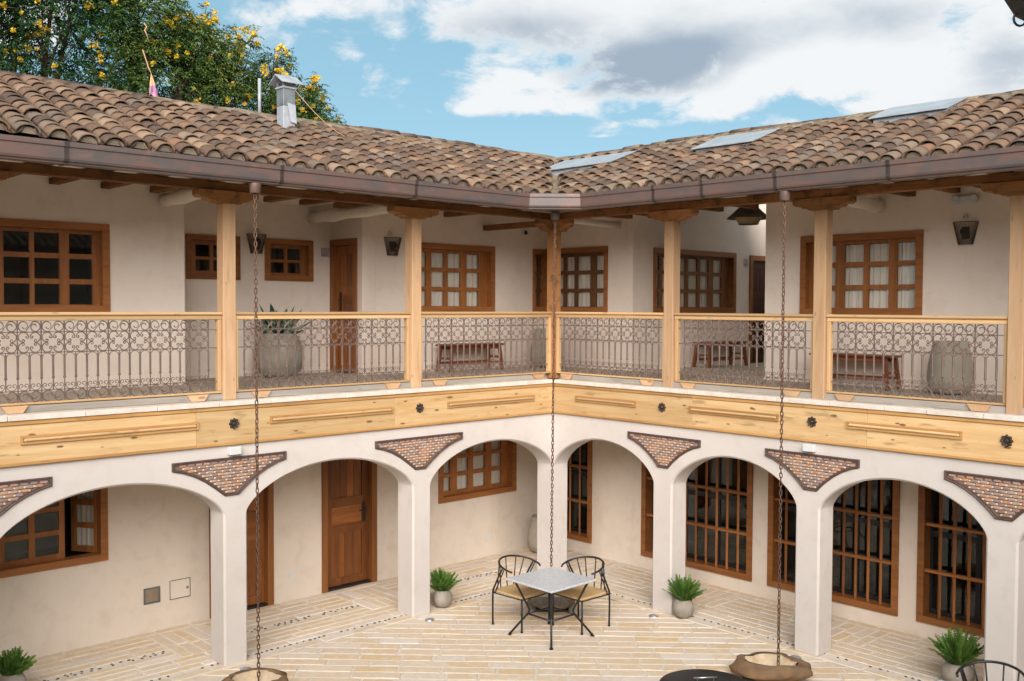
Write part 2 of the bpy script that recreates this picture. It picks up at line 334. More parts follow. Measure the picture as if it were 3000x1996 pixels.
# ------------------------------------------------------------------ mesh writer
class MB:
    def __init__(s): s.v = []; s.f = []; s.r = None; s.mi = None
    def add(s, vs, fs):
        o = len(s.v); s.v.extend(tuple(p) for p in vs); s.f.extend(tuple(i + o for i in f) for f in fs); return s
    def box(s, a, b, fn=None):
        (x0, y0, z0), (x1, y1, z1) = a, b
        p = [(x0, y0, z0), (x1, y0, z0), (x1, y1, z0), (x0, y1, z0), (x0, y0, z1), (x1, y0, z1), (x1, y1, z1), (x0, y1, z1)]
        if fn: p = [fn(*q) for q in p]
        return s.add(p, [(0, 3, 2, 1), (4, 5, 6, 7), (0, 1, 5, 4), (1, 2, 6, 5), (2, 3, 7, 6), (3, 0, 4, 7)])
    def bbox(s, a, b, c=0.006, fn=None):
        """box with chamfered edges along its faces"""
        lo = [min(p, q) for p, q in zip(a, b)]; hi = [max(p, q) for p, q in zip(a, b)]
        c = min(c, *(0.4 * (h - l) for l, h in zip(lo, hi)))
        P = []
        idx = {}
        for sx in (0, 1):
            for sy in (0, 1):
                for sz in (0, 1):
                    cor = [hi[0] if sx else lo[0], hi[1] if sy else lo[1], hi[2] if sz else lo[2]]
                    sg = [-1 if sx else 1, -1 if sy else 1, -1 if sz else 1]
                    for ax in range(3):
                        q = [cor[k] + (0 if k == ax else sg[k] * c) for k in range(3)]
                        idx[(sx, sy, sz, ax)] = len(P); P.append(tuple(q))
        F = []
        for ax in range(3):
            o = [k for k in range(3) if k != ax]
            for sd in (0, 1):
                q = []
                for a_, b_ in ((0, 0), (1, 0), (1, 1), (0, 1)):
                    k = [0, 0, 0]; k[ax] = sd; k[o[0]] = a_; k[o[1]] = b_
                    q.append(idx[(*k, ax)])
                F.append(tuple(q))
        for ax in range(3):
            o = [k for k in range(3) if k != ax]
            for a_ in (0, 1):
                for b_ in (0, 1):
                    k0 = [0, 0, 0]; k0[o[0]] = a_; k0[o[1]] = b_; k1 = list(k0); k1[ax] = 1
                    F.append((idx[(*k0, o[0])], idx[(*k0, o[1])], idx[(*k1, o[1])], idx[(*k1, o[0])]))
        for sx in (0, 1):
            for sy in (0, 1):
                for sz in (0, 1): F.append(tuple(idx[(sx, sy, sz, ax)] for ax in range(3)))
        if fn: P = [fn(*p) for p in P]
        return s.add(P, F)
    def tube(s, pts, r, n=6, closed=False, cap=True):
        pts = [Vector(p) for p in pts]; m = len(pts)
        rs = r if isinstance(r, (list, tuple)) else [r] * m
        ref = None; rings = []
        for i, p in enumerate(pts):
            a = pts[(i - 1) % m] if (i > 0 or closed) else p; b = pts[(i + 1) % m] if (i < m - 1 or closed) else p
            d = (b - a).normalized()
            if ref is None: ref = d.orthogonal().normalized()
            ref = (ref - d * ref.dot(d)); ref = ref.normalized() if ref.length > 1e-6 else d.orthogonal().normalized()
            bi = d.cross(ref)
            rings.append([p + (ref * math.cos(2 * PI * k / n) + bi * math.sin(2 * PI * k / n)) * rs[i] for k in range(n)])
        vs = [q for g in rings for q in g]; fs = []
        for i in range(m if closed else m - 1):
            j = (i + 1) % m
            for k in range(n): fs.append((i * n + k, i * n + (k + 1) % n, j * n + (k + 1) % n, j * n + k))
        if cap and not closed: fs += [tuple(range(n - 1, -1, -1)), tuple((m - 1) * n + k for k in range(n))]
        return s.add(vs, fs)
    def lathe(s, prof, n=24, c=(0, 0, 0), cap0=True, cap1=False):
        vs = []; fs = []
        for r, z in prof:
            for k in range(n): vs.append((c[0] + r * math.cos(2 * PI * k / n), c[1] + r * math.sin(2 * PI * k / n), c[2] + z))
        for i in range(len(prof) - 1):
            for k in range(n): fs.append((i * n + k, i * n + (k + 1) % n, (i + 1) * n + (k + 1) % n, (i + 1) * n + k))
        if cap0: fs.append(tuple(range(n - 1, -1, -1)))
        if cap1: fs.append(tuple((len(prof) - 1) * n + k for k in range(n)))
        return s.add(vs, fs)
    def prism(s, poly, fn0, fn1):
        """poly in 2-D, fn0/fn1 map a 2-D point to the two end faces"""
        n = len(poly)
        vs = [fn0(*p) for p in poly] + [fn1(*p) for p in poly]
        fs = [tuple(range(n)), tuple(range(2 * n - 1, n - 1, -1))] + [(i, i + n, (i + 1) % n + n, (i + 1) % n) for i in range(n)]
        return s.add(vs, fs)
    def mesh(s, name, mats, smooth=False):
        me = bpy.data.meshes.new(name); me.from_pydata(s.v, [], s.f)
        for m in (mats if isinstance(mats, (list, tuple)) else [mats]): me.materials.append(M[m] if isinstance(m, str) else m)
        if s.r is not None:
            at = me.attributes.new('rnd', 'FLOAT', 'POINT'); at.data.foreach_set('value', np.asarray(s.r, dtype=np.float32))
        if s.mi is not None: me.polygons.foreach_set('material_index', np.asarray(s.mi, dtype=np.int32))
        bm = bmesh.new(); bm.from_mesh(me); bmesh.ops.recalc_face_normals(bm, faces=bm.faces); bm.to_mesh(me); bm.free()
        if smooth: me.polygons.foreach_set('use_smooth', [True] * len(me.polygons))
        me.update(); return me
def put(name, me, parent=None, loc=None, rot=None, mw=None):
    o = bpy.data.objects.new(name, me); COL.objects.link(o)
    if parent: o.parent = parent
    if mw is not None: o.matrix_local = mw
    else:
        if loc: o.location = loc
        if rot: o.rotation_euler = rot
    return o
def obj(name, mb, mats, parent=None, loc=None, rot=None, smooth=False):
    return put(name, mb.mesh(name, mats, smooth), parent, loc, rot)
def thing(name, label, cat, loc=(0, 0, 0), rz=0.0, group=None):
    o = bpy.data.objects.new(name, None); COL.objects.link(o); o.empty_display_size = 0.1
    o.location = loc; o.rotation_euler = (0, 0, rz); return tag(o, label, cat, group)
def tag(o, label, cat, group=None):
    o['label'] = label; o['category'] = cat
    if group: o['group'] = group
    return o
def kids(o): return [c for c in bpy.data.objects if c.parent == o]
def copy_thing(root, loc, rz, label):
    r = root.copy(); COL.objects.link(r); r.location = loc; r.rotation_euler = (0, 0, rz); r['label'] = label
    for ch in list(root.children):
        c = ch.copy(); COL.objects.link(c); c.parent = r
        for g in list(ch.children):
            d = g.copy(); COL.objects.link(d); d.parent = c
    return r
def holed(us, zs, holes, P, d0, d1, mb=None):
    """a plate in (u, z) from depth d0 (front) to d1 with rectangular holes; P maps (u, depth, z) to space. All vertices merged: one piece."""
    U = sorted(set([round(x, 5) for x in us] + [round(x, 5) for h in holes for x in h[:2]]))
    Z = sorted(set([round(x, 5) for x in zs] + [round(x, 5) for h in holes for x in h[2:]]))
    U = [u for u in U if min(us) - 1e-4 <= u <= max(us) + 1e-4]; Z = [z for z in Z if min(zs) - 1e-4 <= z <= max(zs) + 1e-4]
    mb = mb or MB(); idx = {}
    def vi(u, d, z):
        k = (u, d, z)
        if k not in idx: idx[k] = len(mb.v); mb.v.append(tuple(P(u, d, z)))
        return idx[k]
    solid = {}
    for i in range(len(U) - 1):
        for j in range(len(Z) - 1):
            cu, cz = (U[i] + U[i + 1]) / 2, (Z[j] + Z[j + 1]) / 2
            solid[i, j] = not any(h[0] < cu < h[1] and h[2] < cz < h[3] for h in holes)
    for (i, j), sld in solid.items():
        if not sld: continue
        u0, u1, z0, z1 = U[i], U[i + 1], Z[j], Z[j + 1]
        mb.f.append((vi(u0, d0, z0), vi(u1, d0, z0), vi(u1, d0, z1), vi(u0, d0, z1)))
        mb.f.append((vi(u0, d1, z0), vi(u0, d1, z1), vi(u1, d1, z1), vi(u1, d1, z0)))
        for di, dj, a, b in ((-1, 0, (u0, z0), (u0, z1)), (1, 0, (u1, z0), (u1, z1)), (0, -1, (u0, z0), (u1, z0)), (0, 1, (u0, z1), (u1, z1))):
            if not solid.get((i + di, j + dj), False):
                mb.f.append((vi(a[0], d0, a[1]), vi(b[0], d0, b[1]), vi(b[0], d1, b[1]), vi(a[0], d1, a[1])))
    return mb
def clip(poly, a, b, c):
    """keep a*x + b*y <= c"""
    out = []
    for i in range(len(poly)):
        p, q = poly[i], poly[(i + 1) % len(poly)]
        dp, dq = a * p[0] + b * p[1] - c, a * q[0] + b * q[1] - c
        if dp <= 0: out.append(p)
        if dp * dq < 0:
            t = dp / (dp - dq); out.append((p[0] + t * (q[0] - p[0]), p[1] + t * (q[1] - p[1])))
    return out
def area(p): return 0.5 * sum(p[i][0] * p[(i + 1) % len(p)][1] - p[(i + 1) % len(p)][0] * p[i][1] for i in range(len(p)))
def inset(poly, d):
    n = len(poly); out = []
    if area(poly) < 0: poly = poly[::-1]
    for i in range(n):
        p0, p1, p2 = Vector(poly[i - 1]), Vector(poly[i]), Vector(poly[(i + 1) % n])
        e0 = (p1 - p0).normalized(); e1 = (p2 - p1).normalized()
        n0 = Vector((-e0.y, e0.x)); n1 = Vector((-e1.y, e1.x)); b = n0 + n1
        k = b.length_squared
        out.append(tuple(p1 + b * (2 * d / k)) if k > 0.2 else tuple(p1 + n0 * d))
    return out
LM = lambda u, v, z: (-u, v, z)      # left wing: u runs from the courtyard corner along the wing, v into the building
RM = lambda u, v, z: (v, -u, z)      # right wing
# ------------------------------------------------------------------ dimensions read off the place (metres)
DL, DR = 1.758, 1.598
Z_BEAM0, Z_BEAM1, Z_SLAB, Z_FLOOR, Z_RAIL, Z_CEIL = 2.532, 2.962, 3.018, 3.085, 4.018, 5.565
WT = 0.25
ARCH_Z, ARCH_H = 1.73, 0.47
UEND = 11.5
WINGS = {
    'left': dict(P=LM, ax='x', dep='y', t=0.327, D=DL, arches=[(0.0, 2.309), (2.612, 4.991), (5.283, 7.66), (7.96, 10.34)], posts=[(2.475, 0), (5.145, 0), (7.83, 0)], vridge=1.62),
    'right': dict(P=RM, ax='y', dep='x', t=0.310, D=DR, arches=[(0.0, 1.884), (2.210, 4.048), (4.367, 6.25), (6.57, 8.45), (8.77, 10.65)], posts=[(2.04, 0), (4.262, 0), (6.46, 0), (8.7, 0)], vridge=1.45),
}
lroot = thing('courtyard_building', 'long left wing of the courtyard house, its tiled roof rising below the trees', 'building')
rroot = thing('courtyard_building', 'right wing of the courtyard house, with three pale skylight sheets on its tiled roof', 'building')
WINGS['left']['root'] = lroot; WINGS['right']['root'] = rroot

# ------------------------------------------------------------------ ground and paving
gmb = MB(); gmb.add([(-200, -200, -0.06), (200, -200, -0.06), (200, 200, -0.06), (-200, 200, -0.06)], [(0, 1, 2, 3)])
g = obj('ground', gmb, 'earth'); g['kind'] = 'structure'
def floor_bed(name, a, b):
    m = MB(); m.box((a[0], a[1], -0.05), (b[0], b[1], -0.006)); o = obj(name, m, 'bed'); o['kind'] = 'structure'; return o
court = floor_bed('courtyard_floor', (-11.5, -11.5), (-0.0, -0.0))
corl = floor_bed('arcade_floor', (-11.5, 0.0), (DR, DL))
corr = floor_bed('arcade_floor', (0.0, -11.5), (DR, 0.0))
def paver_mesh(poly, seed):
    rr = random.Random(seed)
    if area(poly) < 0: poly = poly[::-1]
    poly = inset(poly, 0.0135)
    # roughen the outline a little: split the long edges
    q = []
    for i in range(len(poly)):
        p0, p1 = Vector(poly[i]), Vector(poly[(i + 1) % len(poly)])
        n = max(1, int((p1 - p0).length / 0.16))
        d = (p1 - p0).normalized() if (p1 - p0).length else Vector((1, 0)); nn = Vector((-d.y, d.x))
        for k in range(n):
            q.append(tuple(p0.lerp(p1, k / n) + nn * rr.uniform(-0.006, 0.006)))
    top = inset(q, 0.009)
    h = rr.uniform(-0.003, 0.004); tx, ty = rr.uniform(-0.006, 0.006), rr.uniform(-0.006, 0.006)
    n = len(q); m = MB()
    vs = [(x, y, -0.03) for x, y in q] + [(x, y, -0.004) for x, y in q] + [(x, y, h + tx * x + ty * y) for x, y in top]
    fs = [(i, (i + 1) % n, n + (i + 1) % n, n + i) for i in range(n)] + [(n + i, n + (i + 1) % n, 2 * n + (i + 1) % n, 2 * n + i) for i in range(n)] + [tuple(2 * n + i for i in range(n))]
    return m.add(vs, fs)
def lay(name, parent, polys, limit=290):
    """polys in world x, y: the ones that show largest become parts, the rest one joined piece"""
    info = []
    for k, p in enumerate(polys):
        c = (sum(x for x, _ in p) / len(p), sum(y for _, y in p) / len(p))
        z = in_view((*c, 0.0), 0.06)
        info.append((z is None, z or (Vector((*c, 0)) - CAM).length, k, c))
    info.sort()
    rest = MB(); rest.r = []
    for rank, (hid, z, k, c) in enumerate(info):
        loc = [(x - c[0], y - c[1]) for x, y in polys[k]]
        m = paver_mesh(loc, k)
        if not hid and rank < limit: obj(name, m, 'paver', parent, (*c, 0))
        else:
            rest.add([(x + c[0], y + c[1], zz) for x, y, zz in m.v], m.f); rest.r += [random.random()] * len(m.v)
    if rest.v:
        o = obj(name + '_field', rest, 'paver', parent); o['kind'] = 'stuff'
polys = []
rr = random.Random(3)
s2 = math.sqrt(0.5)
ROW = 0.190
for i in range(0, 76):
    s0 = -0.02 - ROW * i                     # rows across the diagonal
    t = -12 + rr.uniform(0, 0.5)
    while t < 12:
        ln = rr.choice([0.36, 0.44, 0.5, 0.5, 0.56, 0.62])
        j = rr.uniform(-0.006, 0.006)
        quad = [(t, s0 - ROW + j), (t + ln, s0 - ROW + j), (t + ln, s0 + j), (t, s0 + j)]
        t += ln
        w = [((a + b) * s2, (-a + b) * s2) for a, b in quad]
        w = clip(w, 1, 0, -0.04); w = clip(w, 0, 1, -0.04); w = clip(w, -1, 0, 11.2); w = clip(w, 0, -1, 11.2)
        if len(w) >= 3 and abs(area(w)) > 0.006: polys.append(w)
lay('paver', court, polys)
def corridor(P, D, pillars, parent, u_lo):
    out = []
    rows = [(-0.04, 0.125), (0.185, 0.325), (0.325, 0.47), (0.47, 0.615), (0.615, 0.75), (0.75, 0.885)] + [(0.975 + i * (D - 0.975) / 5, 0.975 + (i + 1) * (D - 0.975) / 5) for i in range(5)] if P is LM else [(-0.04, 0.125)] + [(0.185 + i * (D - 0.185) / 9, 0.185 + (i + 1) * (D - 0.185) / 9) for i in range(9)]
    bands = [(c - 0.36, c + 0.36) for c in pillars]
    for v0, v1 in rows:
        u = u_lo
        while u < 11.2:
            ln = rr.choice([0.40, 0.46, 0.52, 0.58])
            e = u + ln; nb = [b for b in bands if b[1] > u + 0.01]
            if nb and v0 >= 0.60 and v1 < D - 0.01:
                b = nb[0]
                if u >= b[0] - 0.02: u = b[1]; continue
                e = min(e, b[0])
                if b[0] - e < 0.15: e = b[0]
            out.append([(u, v0), (e, v0), (e, v1), (u, v1)]); u = e
    for b in bands:
        n = 5; w = (b[1] - b[0]) / n; lo = min(r[0] for r in rows if r[0] >= 0.60); hi = rows[-1][0]
        for i in range(n):
            cuts = [lo, lo + (hi - lo) * rr.uniform(.38, .62), hi]
            for a_, c_ in zip(cuts, cuts[1:]): out.append([(b[0] + i * w, a_), (b[0] + (i + 1) * w, a_), (b[0] + (i + 1) * w, c_), (b[0] + i * w, c_)])
    lay('paver', parent, [[P(u, v, 0)[:2] for u, v in q] for q in out])
    pm = MB()
    def peb(u, v):
        a = rr.uniform(0.014, 0.028); b_ = rr.uniform(0.010, 0.017); th = rr.uniform(-0.4, 0.4)
        ring = []
        for k in range(6):
            x, y = a * math.cos(k * PI / 3), b_ * math.sin(k * PI / 3)
            ring.append((u + x * math.cos(th) - y * math.sin(th), v + x * math.sin(th) + y * math.cos(th)))
        vs = [P(x, y, -0.006) for x, y in ring] + [P(u + (x - u) * .6, v + (y - v) * .6, 0.004) for x, y in ring]
        pm.add(vs, [(k, (k + 1) % 6, 6 + (k + 1) % 6, 6 + k) for k in range(6)] + [tuple(range(6, 12))])
    for line, v in ((0, 0.155),) + (((1, 0.905), (1, 0.955)) if P is LM else ()):
        u = 0.25
        while u < 10.5:
            u += rr.uniform(0.065, 0.12)
            if line == 1 and any(b[0] - 0.03 < u < b[1] + 0.03 for b in bands): continue
            if rr.random() < 0.8: peb(u, v + rr.uniform(-0.008, 0.008))
    o = obj('pebble_strip', pm, 'pebble', parent); o['kind'] = 'stuff'
corridor(LM, DL, [2.46, 5.14, 7.8], corl, -1.55)
corridor(RM, DR, [2.05, 4.2, 6.4], corr, 0.2)

# ------------------------------------------------------------------ walls with arches
def arch_z(u, a, b, grow=0.0):
    c = (a + b) / 2; h = (b - a) / 2 + grow; t = min(1.0, abs(u - c) / h)
    return ARCH_Z - grow * 0.5 + (ARCH_H + grow * 1.5) * (1 - t * t) ** 0.66
def arcade(w):
    P, t = w['P'], w['t']; m = MB(); CH = 0.022; N = 40
    def prof(a, b, grow):
        out = []
        for k in range(N + 1):
            th = PI * k / N; x = (a + b) / 2 - math.cos(th) * ((b - a) / 2 + grow)
            out.append((x, arch_z(x, a, b, grow)))
        return out
    edges = [0.0]
    for d, grow in ((0.0, CH), (t, 0.0)):
        last = None
        for n_, (a, b) in enumerate(w['arches']):
            g_ = 0 if (n_ == 0) else grow
            pr = prof(a, b, grow)
            if n_ == 0: pr = [(max(x, 0.0 if d == 0 else 0.0), z) for x, z in pr]
            # pier before this arch
            if last is not None: m.add([P(last, d, 0), P(pr[0][0], d, 0), P(pr[0][0], d, 2.96), P(last, d, 2.96)], [(0, 1, 2, 3)])
            for (x0, z0), (x1, z1) in zip(pr, pr[1:]):
                if x1 - x0 > 1e-6: m.add([P(x0, d, z0), P(x1, d, z1), P(x1, d, 2.96), P(x0, d, 2.96)], [(0, 1, 2, 3)])
            last = pr[-1][0]
        m.add([P(last, d, 0), P(UEND, d, 0), P(UEND, d, 2.96), P(last, d, 2.96)], [(0, 1, 2, 3)])
    for n_, (a, b) in enumerate(w['arches']):
        o0, o1 = prof(a, b, CH), prof(a, b, 0.0)
        o0 = [(o0[0][0], 0)] + o0 + [(o0[-1][0], 0)]; o1 = [(a, 0)] + o1 + [(b, 0)]
        if n_ == 0: o0 = [(max(x, 0.0), z) for x, z in o0]
        for k in range(len(o0) - 1):
            (x0, z0), (x1, z1), (y0, q0), (y1, q1) = o0[k], o0[k + 1], o1[k], o1[k + 1]
            m.add([P(x0, 0, z0), P(x1, 0, z1), P(y1, CH, q1), P(y0, CH, q0)], [(0, 1, 2, 3)])
            m.add([P(y0, CH, q0), P(y1, CH, q1), P(y1, t, q1), P(y0, t, q0)], [(0, 1, 2, 3)])
    return m
def merged(mb):
    idx = {}; mp = []
    nv = []
    for p in mb.v:
        k = tuple(round(c, 4) for c in p)
        if k not in idx: idx[k] = len(nv); nv.append(p)
        mp.append(idx[k])
    out = MB(); out.v = nv
    for f in mb.f:
        g_ = []
        for i in f:
            if not g_ or mp[i] != g_[-1]: g_.append(mp[i])
        if len(g_) > 1 and g_[0] == g_[-1]: g_.pop()
        if len(set(g_)) >= 3: out.f.append(tuple(g_))
    return out
for k, w in WINGS.items(): obj('arcade_wall', merged(arcade(w)), 'facade', w['root'])
cm = MB(); cm.box((0.002, 0.002, 0.0), (0.310, 0.327, 2.958))
obj('corner_pillar', cm, 'facade', lroot)

# ------------------------------------------------------------------ windows and doors
def pbox(P, a, b, c=0.0):
    m = MB(); return m.bbox(a, b, c, P) if c else m.box(a, b, P)
def window(root, P, u0, u1, z0, z1, d, cols, rows, ax, label=None, curtain=True, fw=0.085, open_side=None, room=0.6, fr=None, sash_d=0.080, smat='teak_z'):
    wn = bpy.data.objects.new('window', None); COL.objects.link(wn); wn.parent = root
    if label: wn['label'] = label
    hole = fr or (u0 + fw, u1 - fw, z0 + fw, z1 - fw)
    obj('frame', holed([u0, u1], [z0, z1], [hole], P, d - 0.028, d + 0.13), 'teak_' + ax, wn)
    a, b, c_, e = hole
    s0, s1 = a - 0.004, b + 0.004
    if open_side: s0, s1 = open_side
    obj('sash', holed([s0, s1], [c_ - 0.004, e + 0.004], [(ca, cb, ra, rb) for ca, cb in cols for ra, rb in rows], P, d + sash_d, d + sash_d + 0.04), smat, wn)
    pm = None
    for ca, cb in cols:
        for ra, rb in rows: obj('pane', pbox(P, (ca - .004, d + sash_d + 0.018, ra - .004), (cb + .004, d + sash_d + 0.022, rb + .004)), 'glass', wn)
    if curtain:
        m = MB(); n = int((b - a) / 0.012); vs = []; sd_ = random.random() * 9
        for i in range(n + 1):
            u = a + (b - a) * i / n
            dd = d + sash_d + 0.075 + 0.015 * math.sin(u * 62 + sd_ + 1.3 * math.sin(u * 9)) + 0.010 * math.sin(u * 131 + sd_)
            vs += [P(u, dd, c_ - 0.02), P(u, dd + 0.006 * math.sin(u * 20), (c_ + e) / 2), P(u, dd, e - 0.05)]
        m.add(vs, [q for i in range(n) for q in ((i * 3, i * 3 + 3, i * 3 + 4, i * 3 + 1), (i * 3 + 1, i * 3 + 4, i * 3 + 5, i * 3 + 2))])
        obj('curtain', m, 'curtain', wn, smooth=True)
    r0, r1 = d + 0.132, d + 0.132 + room
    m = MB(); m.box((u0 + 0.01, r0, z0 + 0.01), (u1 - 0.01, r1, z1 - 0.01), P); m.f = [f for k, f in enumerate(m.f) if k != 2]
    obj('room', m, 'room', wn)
    return wn
def door(root, P, u0, u1, z0, z1, d, ax, handle_u=None, label=None, ajar=False, hmat='black', panels='tall', leaf_d=0.06, dm='door_'):
    dr = bpy.data.objects.new('door', None); COL.objects.link(dr); dr.parent = root
    if label: dr['label'] = label
    fw = 0.09
    obj('frame', holed([u0, u1], [z0, z1], [(u0 + fw, u1 - fw, z0 - 1, z1 - fw)], P, d - 0.028, d + 0.14), 'teak_z', dr)
    a, b, t, bt = u0 + fw + 0.004, u1 - fw - 0.004, z1 - fw - 0.004, z0 + 0.035
    W = b - a; st = 0.115
    pan = [(a + st, b - st, bt + 0.11, bt + 0.76), (a + st, b - st, bt + 0.87, bt + 1.14), (a + st, b - st, bt + 1.27, t - 0.12)]
    obj('leaf', holed([a, b], [bt, t], pan, P, d + leaf_d, d + leaf_d + 0.05), dm + 'z', dr)
    for (pa, pb, za, zb), n in zip(pan, (4, 1, 4)):
        if n == 1:
            obj('panel', pbox(P, (pa - .01, d + leaf_d + 0.016, za - .01), (pb + .01, d + leaf_d + 0.034, zb + .01), 0.004), dm + ax, dr)
        else:
            ws = [random.uniform(0.7, 1.4) for _ in range(n)]; s = sum(ws); u = pa
            for q in ws:
                e = u + (pb - pa) * q / s
                obj('plank', pbox(P, (u + .0015, d + leaf_d + 0.016, za - .01), (e - .0015, d + leaf_d + 0.034, zb + .01), 0.006), dm + 'z', dr); u = e
    if handle_u is not None:
        h = bpy.data.objects.new('handle', None)
        m = MB(); zc = z0 + 1.07
        poly = [(-.022, -.12), (0, -.165), (.022, -.12), (.026, 0), (.022, .12), (0, .15), (-.022, .12), (-.026, 0)]
        m.prism([(handle_u + x, zc + y) for x, y in poly], lambda x, y: P(x, d + leaf_d - 0.010, y), lambda x, y: P(x, d + leaf_d - 0.0005, y))
        bpy.data.objects.remove(h)
        obj('handle_plate', m, hmat, dr)
        sgn = 1 if handle_u < (u0 + u1) / 2 else -1
        m = MB(); m.tube([P(handle_u, d + leaf_d - 0.008, zc + .03), P(handle_u, d + leaf_d - 0.05, zc + .03), P(handle_u + sgn * 0.03, d + leaf_d - 0.058, zc + .03), P(handle_u + sgn * 0.12, d + leaf_d - 0.055, zc + .025)], 0.009, 6)
        obj('handle_lever', m, hmat, dr)
    obj('threshold', pbox(P, (u0 + fw + .002, d - 0.01, z0 + 0.002), (u1 - fw - .002, d + 0.12, z0 + 0.028)), 'black', dr)
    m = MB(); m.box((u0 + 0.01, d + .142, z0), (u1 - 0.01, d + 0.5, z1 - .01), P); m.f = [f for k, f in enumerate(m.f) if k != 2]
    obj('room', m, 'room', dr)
    return dr
ROWS_UP = [(4.095, 4.335), (4.395, 4.635), (4.695, 4.93)]
ROWS_LO = [(1.15, 1.375), (1.435, 1.655), (1.715, 1.93)]
wall_parts = []
def wall(root, name, P, u0, u1, z0, z1, d, holes, m='inner', th=WT): return obj(name, holed([u0, u1], [z0, z1], holes, P, d, d + th), m, root)
hs = lambda u0, u1, z0, z1, k=0.03: (u0 + k, u1 - k, z0 + k, z1 - k)
# --- left wing, upper wall
UL1 = (5.862, 7.62, 4.0, 5.06); UL4 = (-0.392, 1.25, 4.0, 5.065)
wall(lroot, 'gallery_wall', LM, 4.91, UEND, 3.0, 5.75, DL, [hs(*UL1)])
wall(lroot, 'gallery_wall', LM, -DR, 1.958, 3.0, 5.75, DL, [hs(*UL4), (-DR - 1, -1.30, 4.03, 5.035)])
window(lroot, LM, *UL1, DL, [(6.03, 6.30), (6.41, 6.69), (6.74, 7.02), (7.12, 7.40)], ROWS_UP, 'x', 'large window with three rows of dark panes beside the gallery recess', curtain=False)
window(lroot, LM, *UL4, DL, [(-0.14, 0.13), (0.25, 0.52), (0.59, 0.85), (0.95, 1.15)], ROWS_UP, 'x', 'curtained window on the gallery beside the sconce and post')
# recess of the left gallery
RB = 2.58
SW1 = (3.713, 4.512, 4.45, 5.06); SW2 = (2.522, 3.32, 4.45, 5.06)
wall(lroot, 'recess_wall', LM, 2.2 - 0.25, 4.91 + 0.25, 3.0, 5.75, RB, [hs(*SW1), hs(*SW2)])
for q, cc, lb in ((SW1, [(3.86, 4.07), (4.12, 4.33)], 'small four-paned window behind the wooden post'), (SW2, [(2.68, 2.90), (2.95, 3.17)], 'small four-paned window next to the lilac plaque')):
    window(lroot, LM, *q, RB, cc, [(4.57, 4.725), (4.765, 4.93)], 'x', lb, curtain=False, fw=0.075, fr=(q[0] + .075, q[1] - .075, q[2] + .075, q[3] - .075))
LRET = lambda u, d, z: (-(2.2 - d), u, z)        # return wall with the gallery door: u is world y, d runs to the right
wall(lroot, 'recess_wall', LRET, DL, RB - 0.001, 3.0, 5.75, 0.0, [hs(1.875, 2.57, 2.9, 5.08)], th=0.24)
door(lroot, LRET, 1.875, 2.572, Z_FLOOR, 5.085, 0.0, 'y', 2.40, 'narrow panelled door in the side of the gallery recess')
LRET2 = lambda u, d, z: (-(4.91 + d), u, z)
wall(lroot, 'recess_wall', LRET2, DL + 0.251, RB - 0.001, 3.0, 5.75, 0.001, [], th=0.24)
# --- corner window, half in each wing
window(lroot, LM, -DR + 0.004, -1.27, 4.0, 5.065, DL, [(-1.575, -1.52), (-1.48, -1.325)], ROWS_UP, 'x', 'narrow half of the corner window behind the corner post', fr=(-DR + 0.03, -1.27 - 0.05, 4.085, 4.985), smat='walnut_z')
window(rroot, RM, -DL + 0.004, -0.352, 4.0, 5.075, DR, [(-1.66, -1.43), (-1.37, -1.17), (-1.11, -0.81), (-0.69, -0.435)], ROWS_UP, 'y', 'curtained corner window seen beside the corner post', fr=(-DL + 0.03, -0.352 - 0.07, 4.085, 4.99), smat='walnut_z')
# --- right wing, upper wall
UR3 = (3.13, 4.815, 4.0, 5.06)
wall(rroot, 'gallery_wall', RM, -DL, 0.17, 3.0, 5.75, DR, [(-DL - 1, -0.38, 4.03, 5.045)])
wall(rroot, 'gallery_wall', RM, 2.57, UEND, 3.0, 5.75, DR, [hs(*UR3)])
window(rroot, RM, *UR3, DR, [(3.36, 3.60), (3.72, 3.99), (4.06, 4.335), (4.44, 4.72)], ROWS_UP, 'y', 'curtained window behind the second post, above a wooden bench')
RRET = lambda u, d, z: (u, -0.17 + d, z)          # return wall on the left side of the right recess: u is world x
UR2 = (2.10, 4.39, 4.0, 5.05)
URD = (4.83, 5.75, Z_FLOOR, 5.03)
wall(rroot, 'recess_wall', RRET, DR + 0.2505, 6.2, 3.0, 6.45, 0.0, [hs(*UR2), hs(4.83, 5.75, 2.9, 5.03)])
window(rroot, RRET, *UR2, 0.0, [(2.16, 2.36), (2.44, 2.72), (2.81, 3.07), (3.14, 3.40), (3.47, 3.72), (3.85, 4.11)], ROWS_UP, 'x', 'wide curtained window deep in the gallery recess', fr=(2.155, 4.31, 4.085, 4.965), smat='walnut_z')
door(rroot, RRET, *URD, 0.0, 'x', 5.58, 'dark panelled door at the back of the recess', dm='ebony_')
RRET2 = lambda u, d, z: (u, -2.57 - d, z)
wall(rroot, 'recess_wall', RRET2, DR + 0.251, 6.2, 3.0, 6.45, 0.0, [])
RBK = lambda u, d, z: (6.2 + d, u, z)
wall(rroot, 'recess_wall', RBK, -2.83, 0.09, 3.0, 6.45, 0.0, [])
